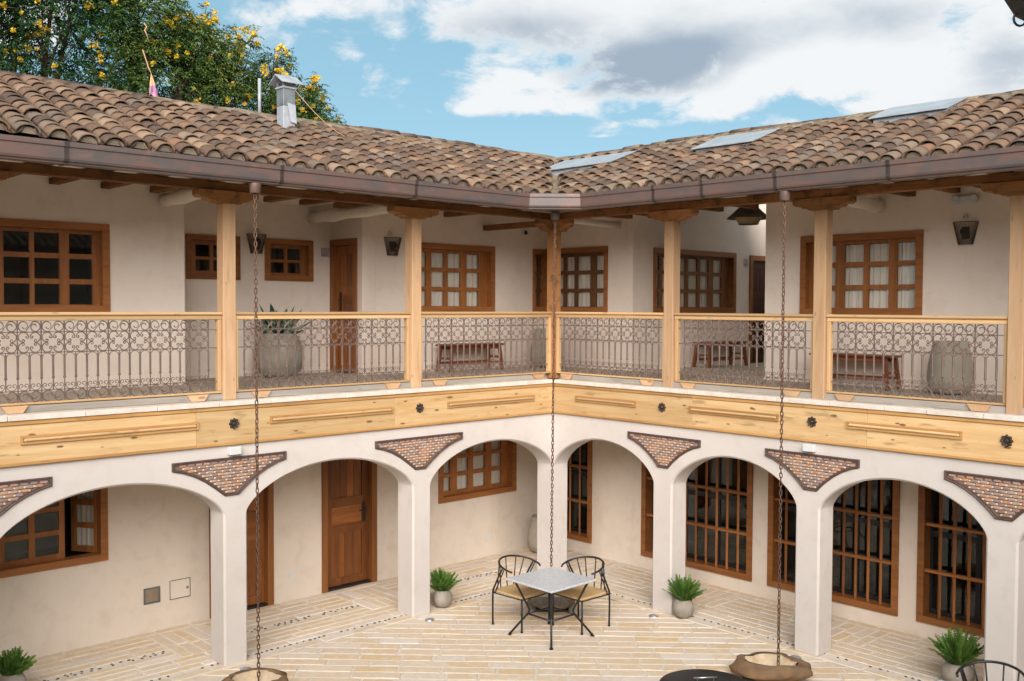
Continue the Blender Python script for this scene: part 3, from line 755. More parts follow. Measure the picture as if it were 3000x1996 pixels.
# --- left wing, ground wall
LL1 = (5.915, 7.66, 1.0, 2.06); LL4 = (-0.892, 0.77, 1.0, 2.06)
LD2 = (3.67, 4.60, 0.0, 2.12); LD3 = (1.955, 2.895, 0.0, 2.32)
wall(lroot, 'arcade_back_wall', LM, -DR, UEND, -0.04, 2.9, DL, [hs(*LL1), hs(*LL4), hs(3.67, 4.60, -0.5, 2.12), hs(1.955, 2.895, -0.5, 2.32)], 'inner_shaded')
w1 = window(lroot, LM, *LL1, DL, [(6.45, 6.72), (6.79, 7.05), (7.15, 7.42)], ROWS_LO, 'x', 'window with one casement swung open into the dark room', curtain=False, open_side=(6.385, 7.58), room=0.9)
ca, sa = math.cos(R_(58)), math.sin(R_(58))
LOPEN = lambda u, d, z: LM(6.0 + u * ca - d * sa, DL + 0.10 + u * sa + d * ca, z)
obj('open_casement', holed([0, 0.37], [1.08, 1.98], [(0.05, 0.32, a, b) for a, b in ROWS_LO], LOPEN, 0, 0.04), 'teak_z', w1)
for a, b in ROWS_LO: obj('pane', pbox(LOPEN, (0.046, .018, a - .004), (.324, .022, b + .004)), 'glass', w1)
m = MB(); n = 30; vs = []
for i in range(n + 1):
    u = 0.04 + 0.30 * i / n; dd = 0.075 + 0.012 * math.sin(u * 90)
    vs += [LOPEN(u, dd, 1.10), LOPEN(u, dd, 1.96)]
m.add(vs, [(i * 2, i * 2 + 2, i * 2 + 3, i * 2 + 1) for i in range(n)]); obj('curtain', m, 'curtain', w1, smooth=True)
window(lroot, LM, *LL4, DL, [(-0.645, -0.42), (-0.285, -0.02), (0.08, 0.32), (0.46, 0.70)], ROWS_LO, 'x', 'curtained window under the arch next to the courtyard corner')
door(lroot, LM, *LD2, DL, 'x', 4.43, 'panelled wooden door half hidden by the rain chain and pillar')
door(lroot, LM, *LD3, DL, 'x', 2.13, 'panelled wooden door framed by the middle arch, black handle')
# --- right wing, ground wall with barred windows
GW = [(-1.50, -0.66, 3), (0.40, 2.42, 10), (2.68, 4.575, 10), (4.82, 6.75, 10), (7.0, 8.9, 8)]
wall(rroot, 'arcade_back_wall', RM, -DL, UEND, -0.04, 2.9, DR, [hs(a, b, 0.19, 2.42) for a, b, n in GW], 'inner_shaded')
for (a, b, n), lb in zip(GW, ('narrow barred window beside the corner pillar', 'wide barred window behind the first free pillar', 'wide barred window behind the second free pillar', 'barred window above the fern by the chair', None)):
    wn = bpy.data.objects.new('barred_window', None); COL.objects.link(wn); wn.parent = rroot
    if lb: wn['label'] = lb
    fw = 0.085
    obj('frame', holed([a, b], [0.19, 2.42], [(a + fw, b - fw, 0.19 + fw, 2.42 - fw)], RM, DR - 0.028, DR + 0.15), 'teak_y', wn)
    for zc in (0.84, 1.42, 2.0): obj('crossbar', pbox(RM, (a + fw - .01, DR + 0.005, zc - 0.02), (b - fw + .01, DR + 0.06, zc + 0.02), 0.005), 'teak_y', wn)
    stp = (b - a - 2 * fw) / n
    for i in range(1, n):
        uc = a + fw + stp * i
        r_ = 0.021
        c45 = [(uc - r_, DR + .032), (uc, DR + .032 - r_), (uc + r_, DR + .032), (uc, DR + .032 + r_)]
        m = MB(); m.prism(c45, lambda x, y: RM(x, y, 0.19 + fw - .01), lambda x, y: RM(x, y, 2.42 - fw + .01)); obj('bar', m, 'teak_z', wn)
    nm = max(1, round((b - a) / 0.62))
    obj('inner_sash', holed([a + fw - .004, b - fw + .004], [0.27, 2.34], [(a + fw + (b - a - 2 * fw) * i / nm + 0.03, a + fw + (b - a - 2 * fw) * (i + 1) / nm - 0.03, zz[0], zz[1]) for i in range(nm) for zz in ((0.33, 1.25), (1.32, 2.28))], RM, DR + 0.152, DR + 0.19), 'black', wn)
    for i in range(nm):
        for zz in ((0.33, 1.25), (1.32, 2.28)):
            obj('pane', pbox(RM, (a + fw + (b - a - 2 * fw) * i / nm + 0.026, DR + .168, zz[0] - .004), (a + fw + (b - a - 2 * fw) * (i + 1) / nm - 0.026, DR + .172, zz[1] + .004)), 'glass', wn)
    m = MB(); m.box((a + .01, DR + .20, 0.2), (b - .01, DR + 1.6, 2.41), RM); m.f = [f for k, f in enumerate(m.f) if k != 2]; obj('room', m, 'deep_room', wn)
# floor slabs, ceilings
def slab(root, name, P, a, b, m, c=0): return obj(name, pbox(P, a, b, c), m, root)
slab(lroot, 'gallery_floor', LM, (-DR, 0.24, 2.902), (UEND, RB, Z_FLOOR), 'gfloor_x')
slab(rroot, 'gallery_floor', RM, (-DL, 0.24, 2.901), (UEND, DR, Z_FLOOR - 0.001), 'gfloor_y')
slab(rroot, 'recess_floor', RM, (0.17, DR + 0.001, 2.9), (2.57, 6.2, Z_FLOOR - 0.002), 'gfloor_y')
slab(lroot, 'arcade_ceiling', LM, (-DR, 0.32, 2.86), (UEND, DL, 2.899), 'cream'); slab(rroot, 'arcade_ceiling', RM, (-0.31, 0.308, 2.855), (UEND, DR, 2.896), 'cream')
slab(lroot, 'gallery_ceiling', LM, (-DR, -0.86, Z_CEIL), (UEND, RB + .2, Z_CEIL + 0.02), 'cream'); slab(rroot, 'gallery_ceiling', RM, (-DL, -0.86, Z_CEIL + 0.003), (UEND, DR + .24, Z_CEIL + 0.023), 'cream')

# ------------------------------------------------------------------ timber front: fascia, posts, beams
for side, w in WINGS.items():
    P, ax, root = w['P'], w['ax'], w['root']
    seams = {'left': [0.0, 2.93, 5.62, 8.3, UEND], 'right': [0.0, 2.55, 4.95, 7.1, UEND]}[side]
    for a, b in zip(seams, seams[1:]):
        a0 = a - (0.032 if a == 0 else 0)
        obj('fascia_board', pbox(P, (a + 0.0015 if a else -0.0 + 0.03, -0.032, Z_BEAM0), (b - 0.0015, 0.001, 2.915), 0.003), 'pine_' + ax, root)
        obj('fascia_trim', pbox(P, (a + 0.001 if a else 0.04, -0.044, 2.917), (b - 0.001, 0.003, Z_BEAM1), 0.008), 'trim_' + ax, root)
        obj('fascia_bead', pbox(P, (a + 0.001 if a else 0.04, -0.038, Z_BEAM0 - 0.012), (b - 0.001, 0.002, Z_BEAM0 + 0.022), 0.006), 'trim_' + ax, root)
    mold = {'left': [(0.44, 2.07), (2.97, 4.72), (5.60, 7.43), (8.3, 10.1)], 'right': [(0.49, 1.62), (2.51, 3.83), (4.71, 6.01), (6.9, 8.2)]}[side]
    for a, b in mold:
        mo = obj('raised_molding', holed([a, b], [2.728, 2.812], [(a + .022, b - .022, 2.75, 2.79)], P, -0.054, -0.031), 'trim_' + ax, root)
        obj('molding_bar', pbox(P, (a + .026, -0.070, 2.753), (b - .026, -0.031, 2.787), 0.013), 'rail_' + ax, mo)
    for u in {'left': [2.53, 5.17, 7.9], 'right': [2.06, 4.27, 6.45]}[side]:
        m = MB(); n = 48; vs = [P(u, -0.062, 2.76)]
        for ring, (r, d) in enumerate(((0.014, -0.062), (0.026, -0.046), (0.047, -0.052), (0.060, -0.034))):
            for k in range(n):
                th = 2 * PI * k / n; q = r * (1 + (0.12 if ring >= 2 else 0.05) * math.cos(8 * th)); dd = d - (0.012 * max(0, math.cos(8 * th)) if ring == 2 else 0)
                vs.append(P(u + q * math.cos(th), dd, 2.76 + q * math.sin(th)))
        fs = [(0, 1 + k, 1 + (k + 1) % n) for k in range(n)] + [(1 + i * n + k, 1 + i * n + (k + 1) % n, 1 + (i + 1) * n + (k + 1) % n, 1 + (i + 1) * n + k) for i in range(3) for k in range(n)]
        m.add(vs, fs); obj('rosette', m, 'rosette', root)
    # coping slabs
    u = 0.0; rs = random.Random(5 if side == 'left' else 6)
    while u < UEND - 0.2:
        ln = rs.uniform(0.45, 0.75); j = rs.uniform(-0.006, 0.004); a0 = u + 0.002 if u else 0.062
        obj('coping_slab', pbox(P, (a0, -0.060 + j, Z_BEAM1 + 0.002), (u + ln - 0.002, 0.24, Z_SLAB + rs.uniform(-.002, .003)), 0.005), 'coping', root); u += ln
    obj('sill_timber', pbox(P, (0.262, 0.118, Z_SLAB + 0.001), (UEND, 0.262, Z_FLOOR + 0.004), 0.005), 'grey_' + ax, root)
    # posts with carved capitals
    for u, _ in w['posts']:
        po = obj('post', pbox(P, (u - 0.078, 0.10, Z_SLAB), (u + 0.078, 0.256, 5.245), 0.006), 'post_z', root)
        half = 0.365
        prof = [(-half, 5.385), (-half, 5.325), (-half + .03, 5.30), (-half + .10, 5.30), (-half + .125, 5.272), (-half + .19, 5.268), (-half + .215, 5.245), (half - .215, 5.245), (half - .19, 5.268), (half - .125, 5.272), (half - .10, 5.30), (half - .03, 5.30), (half, 5.325), (half, 5.385)]
        m = MB(); m.prism([(u + x, z) for x, z in prof], lambda x, z: P(x, 0.092, z), lambda x, z: P(x, 0.264, z)); obj('capital', m, 'capital_' + ax, po)
    obj('wall_plate', pbox(P, (-0.113 if side == 'right' else -0.262, 0.115, 5.387), (UEND, 0.245, 5.482), 0.006), 'beam_' + ax, root)
    us = {'left': [0.62, 1.40, 2.00, 2.63, 3.18, 3.73, 4.6, 5.3, 5.9, 6.49, 7.1, 7.7, 8.3], 'right': [0.1, 0.62, 1.21, 1.80, 2.39, 3.3, 3.9, 4.65, 5.2, 5.65, 6.2, 6.8, 7.4]}[side]
    for u in us: obj('rafter', pbox(P, (u - 0.055, -0.80, 5.484), (u + 0.055, w['D'] + 0.02, 5.556), 0.004), 'beam_' + w['dep'], root)
    for u, v1, nm_ in {'left': [(2.52, 2.62, 0), (5.17, 1.80, 0), (7.85, 1.8, 0)], 'right': [(2.1, 1.65, 0), (4.23, 1.64, 0), (6.4, 1.64, 0)]}[side]:
        if side == 'right' and u < 3: continue
        pts = []; rs2 = random.Random(u)
        for k in range(9):
            t = k / 8; pts.append(P(u + rs2.uniform(-.012, .012), 0.25 + (v1 - 0.25) * t, 5.44 - 0.045 * t + rs2.uniform(-.008, .008)))
        m = MB(); m.tube(pts, [0.085 + rs2.uniform(-.008, .01) for _ in pts], 12); obj('ceiling_log', m, 'cream', root, smooth=True)
pc = obj('post', pbox(LM, (-0.25, 0.10, Z_SLAB), (-0.098, 0.25, 5.225), 0.006), 'capital_z', lroot)
m = MB()
prof = [(-0.27, 5.385), (-0.27, 5.325), (-0.22, 5.30), (-0.16, 5.295), (-0.14, 5.262), (-0.09, 5.255), (-0.075, 5.225), (0.425, 5.225), (0.44, 5.255), (0.49, 5.262), (0.51, 5.295), (0.57, 5.30), (0.62, 5.325), (0.62, 5.385)]
hp = [(x - 0.175, z) for x, z in prof]
m.prism(hp, lambda x, z: (0.175 + x * 0.75, 0.095, z), lambda x, z: (0.175 + x * 0.75, 0.255, z)); obj('capital', m, 'capital_x', pc)
m = MB(); m.prism(hp, lambda x, z: (0.094, 0.175 + x * 0.75, z + .0015), lambda x, z: (0.256, 0.175 + x * 0.75, z + .0015)); obj('capital', m, 'capital_y', pc)
obj('tie_beam', pbox(LM, (-0.255, 0.25, 5.315), (-0.145, DL + 0.02, 5.40), 0.006), 'beam_y', lroot)
m = MB(); m.tube([(0.25, 0.16, 5.42), (0.9, 0.14, 5.41), (DR + 0.04, 0.13, 5.395)], [0.05, 0.055, 0.052], 12); obj('ceiling_log', m, 'cream', rroot, smooth=True)
# ------------------------------------------------------------------ gutters
def gprof(): return [(-0.99, 5.545), (-1.03, 5.562), (-1.045, 5.556), (-1.045, 5.515), (-1.032, 5.505), (-1.030, 5.405), (-1.022, 5.385), (-1.0, 5.376), (-0.998, 5.362), (-0.88, 5.362), (-0.87, 5.52), (-0.88, 5.53), (-0.90, 5.40), (-0.98, 5.40), (-1.005, 5.50)]
def gutter(P, root, u_c):
    pr = gprof(); n = len(pr)
    # mitre against the slanted corner piece
    k = math.tan(R_(22.5))
    m = MB(); vs = [P(u_c + (v + 1.03) * -k, v, z) for v, z in pr] + [P(UEND, v, z) for v, z in pr]
    m.add(vs, [(i, (i + 1) % n, n + (i + 1) % n, n + i) for i in range(n)] + [tuple(range(n, 2 * n))]); return obj('gutter', m, 'gutter', root)
gl = gutter(LM, lroot, 1.513); gr = gutter(RM, rroot, 1.478)
pr = gprof(); n = len(pr); k = math.tan(R_(22.5)); m = MB()
vs = [LM(1.513 + (v + 1.03) * -k, v, z) for v, z in pr] + [RM(1.478 + (v + 1.03) * -k, v, z) for v, z in pr]
m.add(vs, [(i, (i + 1) % n, n + (i + 1) % n, n + i) for i in range(n)]); gc = obj('corner_gutter', m, 'gutter', lroot)
m = MB(); m.prism([(-1.44, -0.96), (-0.96, -1.43), (-0.80, -1.43), (-0.80, -0.80), (-1.44, -0.80)], lambda x, y: (x, y, 5.366), lambda x, y: (x, y, 5.376)); obj('corner_pan', m, 'gutter', lroot)
def strap(P, u, par):
    m = MB(); pts = [(-1.030, 5.566), (-1.049, 5.560), (-1.049, 5.512), (-1.036, 5.502), (-1.034, 5.404), (-1.026, 5.381), (-1.001, 5.371), (-1.001, 5.357), (-0.86, 5.357)]
    vs = []; n = len(pts)
    inner = [(v + 0.006, z + 0.003) for v, z in pts]
    for uu in (u - 0.02, u + 0.02): vs += [P(uu, v, z) for v, z in pts]
    for uu in (u - 0.02, u + 0.02): vs += [P(uu, v, z) for v, z in inner]
    fs = [(i, i + 1, n + i + 1, n + i) for i in range(n - 1)] + [(i, i + 1, 2 * n + i + 1, 2 * n + i) for i in range(n - 1)] + [(n + i, n + i + 1, 3 * n + i + 1, 3 * n + i) for i in range(n - 1)]
    m.add(vs, fs); obj('strap', m, 'rosette', par)
for u in (7.31, 5.13, 3.36): strap(LM, u, gl)
for u in (2.68, 4.36, 5.64, 3.39): strap(RM, u, gr)
CH_X = {'left': (-5.40, -0.955), 'right': (-0.945, -4.43), 'corner': (-0.97, -0.965)}
for nm_, (x, y) in CH_X.items():
    m = MB(); m.lathe([(0.064, 0.0), (0.062, -0.02), (0.055, -0.10), (0.05, -0.105), (0.046, -0.10), (0.046, -0.02)], 20, (x, y, 5.358), False)
    obj('outlet', m, 'gutter', gr if nm_ == 'right' else (gl if nm_ == 'left' else gc), smooth=True)

# ------------------------------------------------------------------ roofs
TH = math.atan(0.398); CT, ST = math.cos(TH), math.sin(TH)
Z0 = 5.527
deck = lambda v: Z0 + (v + 0.95) * 0.398
def tile_mesh(name, r0, r1, ln, th, n, up=True):
    m = MB(); vs = []
    for y, r in ((0, r0), (ln, r1)):
        for rad in (r, r - th):
            for k in range(n + 1):
                a = PI * k / n; s = 1 if up else -1
                vs.append((-rad * math.cos(a), y, s * rad * math.sin(a) * (0.80 if up else 0.85) + (0 if up else r0)))
    q = n + 1; fs = []
    for k in range(n):
        fs += [(k, k + 1, 2 * q + k + 1, 2 * q + k), (q + k, 3 * q + k, 3 * q + k + 1, q + k + 1), (k, q + k, q + k + 1, k + 1), (2 * q + k, 2 * q + k + 1, 3 * q + k + 1, 3 * q + k)]
    fs += [(0, 2 * q, 3 * q, q), (n, q + n, 3 * q + n, 2 * q + n)]
    return m.add(vs, fs)
cover_mb = tile_mesh('tile', 0.106, 0.088, 0.33, 0.017, 8)
cover_me = [cover_mb.mesh('tile', 'tile', True)]
cover_lo = tile_mesh('tile', 0.106, 0.088, 0.33, 0.017, 6)
pan_mb = tile_mesh('pan', 0.088, 0.080, 0.33, 0.013, 6, False)
PITCH_U, EXPO = 0.249, 0.182
SKY = [(-0.70, 0.72, 0.42, 0.92), (2.15, 3.05, 0.52, 1.05), (4.50, 5.38, 0.88, 1.32)]
VALLEY = 0.06
def roof(side):
    w = WINGS[side]; P, root, vr = w['P'], w['root'], w['vridge']
    rf = bpy.data.objects.new('roof', None); COL.objects.link(rf); rf.parent = root
    m = MB(); zt = lambda v: deck(v) - 0.004
    ur = -vr
    for (a, b) in (((0.95, -0.93), (UEND, -0.93)),):
        m.add([P(0.95, -0.93, zt(-.93)), P(UEND, -0.93, zt(-.93)), P(UEND, vr, zt(vr)), P(ur, vr, zt(vr))], [(0, 1, 2, 3)])
        m.add([P(0.95, -0.93, zt(-.93) - .04), P(UEND, -0.93, zt(-.93) - .04), P(UEND, vr, zt(vr) - .04), P(ur, vr, zt(vr) - .04)], [(0, 3, 2, 1)])
        m.add([P(0.95, -0.93, zt(-.93)), P(UEND, -0.93, zt(-.93)), P(UEND, -0.93, zt(-.93) - .04), P(0.95, -.93, zt(-.93) - .04)], [(0, 1, 2, 3)])
    # back slope, out of sight from the courtyard but closing the roof
    vb = vr + 5.0
    if side == 'left': m.add([P(ur, vr, zt(vr)), P(UEND, vr, zt(vr)), P(UEND, vb, zt(vr) - .1), P(ur - 4, vb, zt(vr) - .1)], [(0, 1, 2, 3)])
    else:        # the back slope stops round a light well over the gallery recess
        z_ = lambda v: zt(vr) - 0.02 * (v - vr)
        for q in ([(ur, vr), (0.15, vr), (0.15, vb), (ur - 4, vb)], [(0.15, vr), (2.62, vr), (2.62, 4.3), (0.15, 4.3)], [(2.62, vr), (UEND, vr), (UEND, vb), (2.62, vb)]): m.add([P(u, v, z_(v)) for u, v in q], [(0, 1, 2, 3)])
    obj('roof_deck', m, 'mortar', rf)
    rs = random.Random(11 if side == 'left' else 12)
    cov = []; pans = []
    nu = int((UEND + vr) / PITCH_U)
    nr = int((vr + 0.98) / (EXPO * CT)) + 1
    if side == 'left': exy = Vector((1, 0, 0)); eup = Vector((0, CT, ST)); en = Vector((0, -ST, CT))
    else: exy = Vector((0, -1, 0)); eup = Vector((CT, 0, ST)); en = Vector((-ST, 0, CT))
    def frame(u, v, lift, tilt, yaw, roll):
        c = Vector(P(u, v, deck(v))) + en * lift
        B = Matrix((exy, eup, en)).transposed().to_4x4()
        return Matrix.Translation(c) @ B @ Euler((tilt, roll, yaw)).to_matrix().to_4x4()
    for i in range(nu):
        uo = UEND - 0.15 - i * PITCH_U; wob = rs.uniform(-0.01, 0.01)
        for j in range(nr):
            for kind in (0, 1):
                u = uo + wob + (PITCH_U / 2 if kind else 0) + 0.012 * math.sin(j * 0.7 + i) ; v = -0.985 + j * EXPO * CT + rs.uniform(-0.012, 0.012) + (0.03 if kind else 0)
                if v > vr - 0.30 or v < -u + VALLEY + 0.05: continue
                sag = (0.034 * max(0, u - 4.6) if side == 'left' else 0) + 0.018 * math.sin(u * 0.9 + v * 1.7) + 0.010 * math.sin(u * 2.3 + 1)
                if side == 'right' and any(a - 0.06 < u < b + 0.06 and c_ - 0.22 < v < d_ + 0.02 for a, b, c_, d_ in SKY): continue
                if kind == 0:
                    fr = frame(u, v, 0.046 + sag * 0.5 + rs.uniform(-.004, .006), -0.075 + rs.uniform(-.02, .02), rs.uniform(-.05, .05), rs.uniform(-.05, .05))
                    fr = fr @ Matrix.Diagonal((rs.uniform(.93, 1.06), rs.uniform(.95, 1.03), rs.uniform(.90, 1.08), 1))
                    cov.append((j == 0, fr))
                else: pans.append((j == 0, frame(u, v, 0.006 + sag * 0.5, -0.05, rs.uniform(-.03, .03), 0)))
    order = []
    for k, (e, fr) in enumerate(cov):
        z = in_view(fr.translation, 0.05); order.append((z is None, (z or 99) * (0.9 if e else 1), k))
    order.sort()
    rest = MB(); rest.r = []
    for rank, (hid, z, k) in enumerate(order):
        if not hid and rank < 290: put('tile', cover_me[0], rf, mw=cov[k][1])
        else:
            mw = cov[k][1]; rest.add([mw @ Vector(p) for p in cover_lo.v], cover_lo.f); rest.r += [rs.random()] * len(cover_lo.v)
    o = obj('tile_field', rest, 'tile', rf, smooth=True); o['kind'] = 'stuff'
    pm = MB(); pm.r = []
    for e, mw in pans: pm.add([mw @ Vector(p) for p in pan_mb.v], pan_mb.f); pm.r += [rs.random()] * len(pan_mb.v)
    o = obj('pan_tile_field', pm, 'tile', rf, smooth=True); o['kind'] = 'stuff'
    # mortar stopping the open tile ends at the eave, and the plastered board under them
    em = MB(); n = 5
    for (e, mw) in cov:
        if not e: continue
        ring = [(-0.083 * math.cos(PI * k / 8), 0.030 + rs.uniform(0, .008), 0.076 * math.sin(PI * k / 8) * 0.8 - 0.01) for k in range(9)]
        em.add([mw @ Vector(p) for p in ring] + [mw @ Vector((p[0], 0.09, p[2])) for p in ring], [tuple(range(9))] + [(i, i + 1, 9 + i + 1, 9 + i) for i in range(8)])
    o = obj('eave_mortar', em, 'eave_mortar', rf); o['kind'] = 'stuff'
    obj('eave_board', pbox(P, (0.98, -0.945, 5.40), (UEND, -0.925, Z0 + 0.012)), 'eave_mortar', rf)
    # ridge: a mortar bank with a line of capping tiles
    rm = MB(); N = 170; vs = []
    for i in range(N + 1):
        u = ur + 0.02 + (UEND - ur) * i / N
        nz = lambda k: mnoise.noise(Vector((u * 2.2, k * 3.1, 0.4 if side == 'left' else 7.4)))
        for k, (dv, dz) in enumerate(((-0.27, 0.015), (-0.21, 0.085), (-0.10, 0.100), (0.0, 0.095), (0.10, 0.07), (0.22, -0.04))):
            vs.append(P(u, vr + dv + 0.03 * nz(k), deck(vr + dv) + dz + 0.022 * nz(k + 9)))
    rm.add(vs, [(i * 6 + k, i * 6 + k + 1, i * 6 + 7 + k, i * 6 + 6 + k) for i in range(N) for k in range(5)]); obj('ridge_mortar', rm, 'mortar', rf)
    u = ur + 0.15
    while u < UEND - 0.4:
        c = Vector(P(u, vr - 0.02 + rs.uniform(-.012, .012), deck(vr) + 0.022 + rs.uniform(-.008, .010) + 0.02 * math.sin(u * 1.1)))
        ey = Vector(P(1, 0, 0)) - Vector(P(0, 0, 0)); ez = Vector((0, 0, 1)); ex_ = ey.cross(ez)
        B = Matrix((ex_, ey, ez)).transposed().to_4x4()
        mw = Matrix.Translation(c) @ B @ Euler((rs.uniform(0.0, .06), rs.uniform(-.05, .05), rs.uniform(-.04, .04))).to_matrix().to_4x4() @ Matrix.Diagonal((1.0, 1.0, 0.85, 1))
        if in_view(c, 0.05): put('ridge_tile', cover_me[0], rf, mw=mw)
        u += rs.uniform(0.27, 0.31)
    return rf
rfl, rfr = roof('left'), roof('right')
# rough mortar valley between the two roofs
m = MB(); N = 36; vs = []
for i in range(N + 1):
    t = -0.97 + 2.50 * i / N
    for k, off in enumerate((-0.11, -0.05, 0.0, 0.055, 0.12)):
        nzz = mnoise.noise(Vector((t * 7, k * 2.3, 1.0))); x, y = t + off * s2 * -1, t + off * s2
        vs.append((x, y, deck(t) + (0.075, 0.045, 0.02, 0.05, 0.085)[k] + 0.022 * nzz + (0.035 if k in (0, 4) else 0) * max(0, math.sin(t * 17 + k))))
m.add(vs, [(i * 5 + k, i * 5 + k + 1, i * 5 + 6 + k, i * 5 + 5 + k) for i in range(N) for k in range(4)]); obj('valley_mortar', m, 'mortar', rfl)
# skylight sheets on the right roof
for (a, b, v0, v1), lb in zip(SKY, ('long pale sheet nearest the valley', 'pale sheet in the middle of the roof', 'pale sheet nearest the roof end')):
    sk = bpy.data.objects.new('skylight', None); COL.objects.link(sk); sk.parent = rfr; sk['label'] = lb
    lo, hi = 0.125, 0.110
    zz = lambda v: deck(v) + lo + (hi - lo) * (v - v0) / (v1 - v0)
    m = MB(); m.prism([(a - .03, v0 - .05), (b + .03, v0 - .05), (b + .03, v1 + .04), (a - .03, v1 + .04)], lambda u, v: RM(u, v, zz(v)), lambda u, v: RM(u, v, zz(v) + 0.012)); o = obj('sheet', m, 'polycarb', rfr)
    bpy.data.objects.remove(sk); o['label'] = lb; o.name = 'skylight_sheet'
    m = MB(); m.prism([(a, v0), (b, v0), (b, v1), (a, v1)], lambda u, v: RM(u, v, deck(v)), lambda u, v: RM(u, v, zz(v) - 0.001)); obj('skylight_curb', m, 'zinc', rfr)
    m = holed([a - .036, b + .036], [v0 - .056, v1 + .046], [(a - .005, b + .005, v0 - .025, v1 + .015)], lambda u, dd, v: RM(u, v, zz(v) + dd), 0.006, 0.018); obj('skylight_frame', m, 'zinc', rfr)
# chimney and vent pipe
ch = bpy.data.objects.new('chimney', None); COL.objects.link(ch); ch.parent = lroot
cx, cy = -3.915, 0.955
b0 = Vector((cx, cy, 0))
m = MB(); m.bbox((cx - .083, cy - .083, 6.15), (cx + .083, cy + .083, 6.62), 0.004); obj('shaft', m, 'zinc', ch)
m = MB(); m.bbox((cx - .086, cy - .086, 6.621), (cx + .086, cy + .086, 6.835), 0.004); obj('shaft_collar', m, 'zinc_dark', ch)
m = MB(); m.bbox((cx - .10, cy - .10, 6.836), (cx + .10, cy + .10, 6.862), 0.004); obj('collar_rim', m, 'zinc', ch)
m = MB(); m.add([(cx - .03, cy - .09, 6.66), (cx + .084, cy - .092, 6.64), (cx + .088, cy - .118, 6.40), (cx + .005, cy - .112, 6.42), (cx - .03, cy - .086, 6.66), (cx + .084, cy - .087, 6.64), (cx + .088, cy - .113, 6.40), (cx + .005, cy - .107, 6.42)], [(0, 1, 2, 3), (4, 7, 6, 5), (0, 4, 5, 1), (1, 5, 6, 2), (2, 6, 7, 3), (3, 7, 4, 0)]); obj('loose_flap', m, 'zinc', ch)
for sx in (-1, 1):
    for sy in (-1, 1):
        m = MB(); m.box((cx + sx * .075 - .012, cy + sy * .075 - .012, 6.863), (cx + sx * .075 + .012, cy + sy * .075 + .012, 6.93)); obj('cap_leg', m, 'zinc_dark', ch)
m = MB(); e = 0.155; hh = 0.165
prof = [(-hh, 6.905), (0, 7.015), (hh, 6.905), (hh, 6.895), (0, 7.003), (-hh, 6.895)]
m.prism(prof, lambda y, z: (cx - e, cy + y, z), lambda y, z: (cx + e, cy + y, z)); obj('gable_cap', m, 'zinc', ch)
m = MB(); m.lathe([(0.022, 0), (0.022, 0.50)], 12, (-3.93, 1.60, 6.58), True, True); vp = obj('vent_pipe', m, 'zinc', lroot, smooth=True)
m = MB(); P0 = Vector((cx + .08, cy - .09, 6.83)); P1 = Vector((-2.95, 0.72, 6.24))
m.tube([P0.lerp(P1, k / 10) - Vector((0, 0, 0.10 * math.sin(PI * k / 10))) for k in range(11)], 0.006, 5); tag(obj('guy_wire', m, 'rope'), 'pale slack wire running from the chimney down to the tiles', 'wire')

# ------------------------------------------------------------------ railings
def spiral(c, r, a0, turns, n=12, shrink=0.25, sgn=1):
    return [(c[0] + r * (1 - (1 - shrink) * k / n) * math.cos(a0 + sgn * 2 * PI * turns * k / n), c[1] + r * (1 - (1 - shrink) * k / n) * math.sin(a0 + sgn * 2 * PI * turns * k / n)) for k in range(n + 1)]
def scroll2d(h, w_, flip=1):
    """an S scroll inside a w x h cell, centred"""
    r = h * 0.485
    cx_ = w_ / 2 - r - .002; A = []
    for k in range(23):
        t_ = k / 22; a = R_(-170 + 462 * t_); rad = r * (0.20 + 0.80 * min(1.0, t_ * 1.7)); A.append((-cx_ + rad * math.cos(a), rad * math.sin(a)))
    pts = A + [(-x, -y) for x, y in A[::-1]]
    return [(x, y * flip) for x, y in pts]
def curve_mesh(name, lines, r=0.0056, n=4):
    m = MB()
    for ln in lines: m.tube([(x, 0, z) for x, z in ln], r, n)
    return m
# all pieces are drawn in the plane of the grille: x along, z up
CW = 0.2235
ZT, Z1, Z2, ZK, Z3, ZB = 3.930, 3.818, 3.612, 3.358, 3.232, 3.118
me_scroll = curve_mesh('s', [scroll2d(ZT - Z1 - .006, CW - .012)]).mesh('scroll', 'iron')
me_scroll_f = curve_mesh('s', [scroll2d(Z3 - ZB - .006, CW - .012, -1)]).mesh('scroll', 'iron')
def rosette_lines():
    L_ = []; q = CW / 4
    for sx in (-1, 1):
        for sz in (-1, 1):
            c = (sx * (q - .001), sz * 0.0515); r = 0.0485
            # a C scroll hugging the corner: a big arc with both ends curling towards the middle
            a_c = math.atan2(sz, sx); pts = []
            for k in range(17):
                a = a_c - R_(128) + R_(256) * k / 16; pts.append((c[0] + r * math.cos(a), c[1] + r * math.sin(a)))
            for end, sg in ((pts[0], -1), (pts[-1], 1)):
                pass
            def curl(p, a_end, sg):
                rr_ = 0.0165; cc = (p[0] - rr_ * math.cos(a_end) * 1.0, p[1] - rr_ * math.sin(a_end)); out = []
                for k in range(1, 9):
                    a = a_end + sg * R_(300) * k / 8; rad = rr_ * (1 - 0.6 * k / 8); out.append((cc[0] + rad * math.cos(a), cc[1] + rad * math.sin(a)))
                return out
            e0 = curl(pts[0], a_c - R_(128), -1); e1 = curl(pts[-1], a_c + R_(128), 1)
            L_.append(e0[::-1] + pts + e1)
    return L_
me_rosette = curve_mesh('r', rosette_lines()).mesh('rosette_scroll', 'iron')
def arch_lines():
    q = CW / 2; r = q / 2 - .006; return [[(r * -math.cos(PI * k / 10), -r + r * math.sin(PI * k / 10)) for k in range(11)]]
me_arch = curve_mesh('a', arch_lines(), 0.0046).mesh('bar_arch', 'iron')
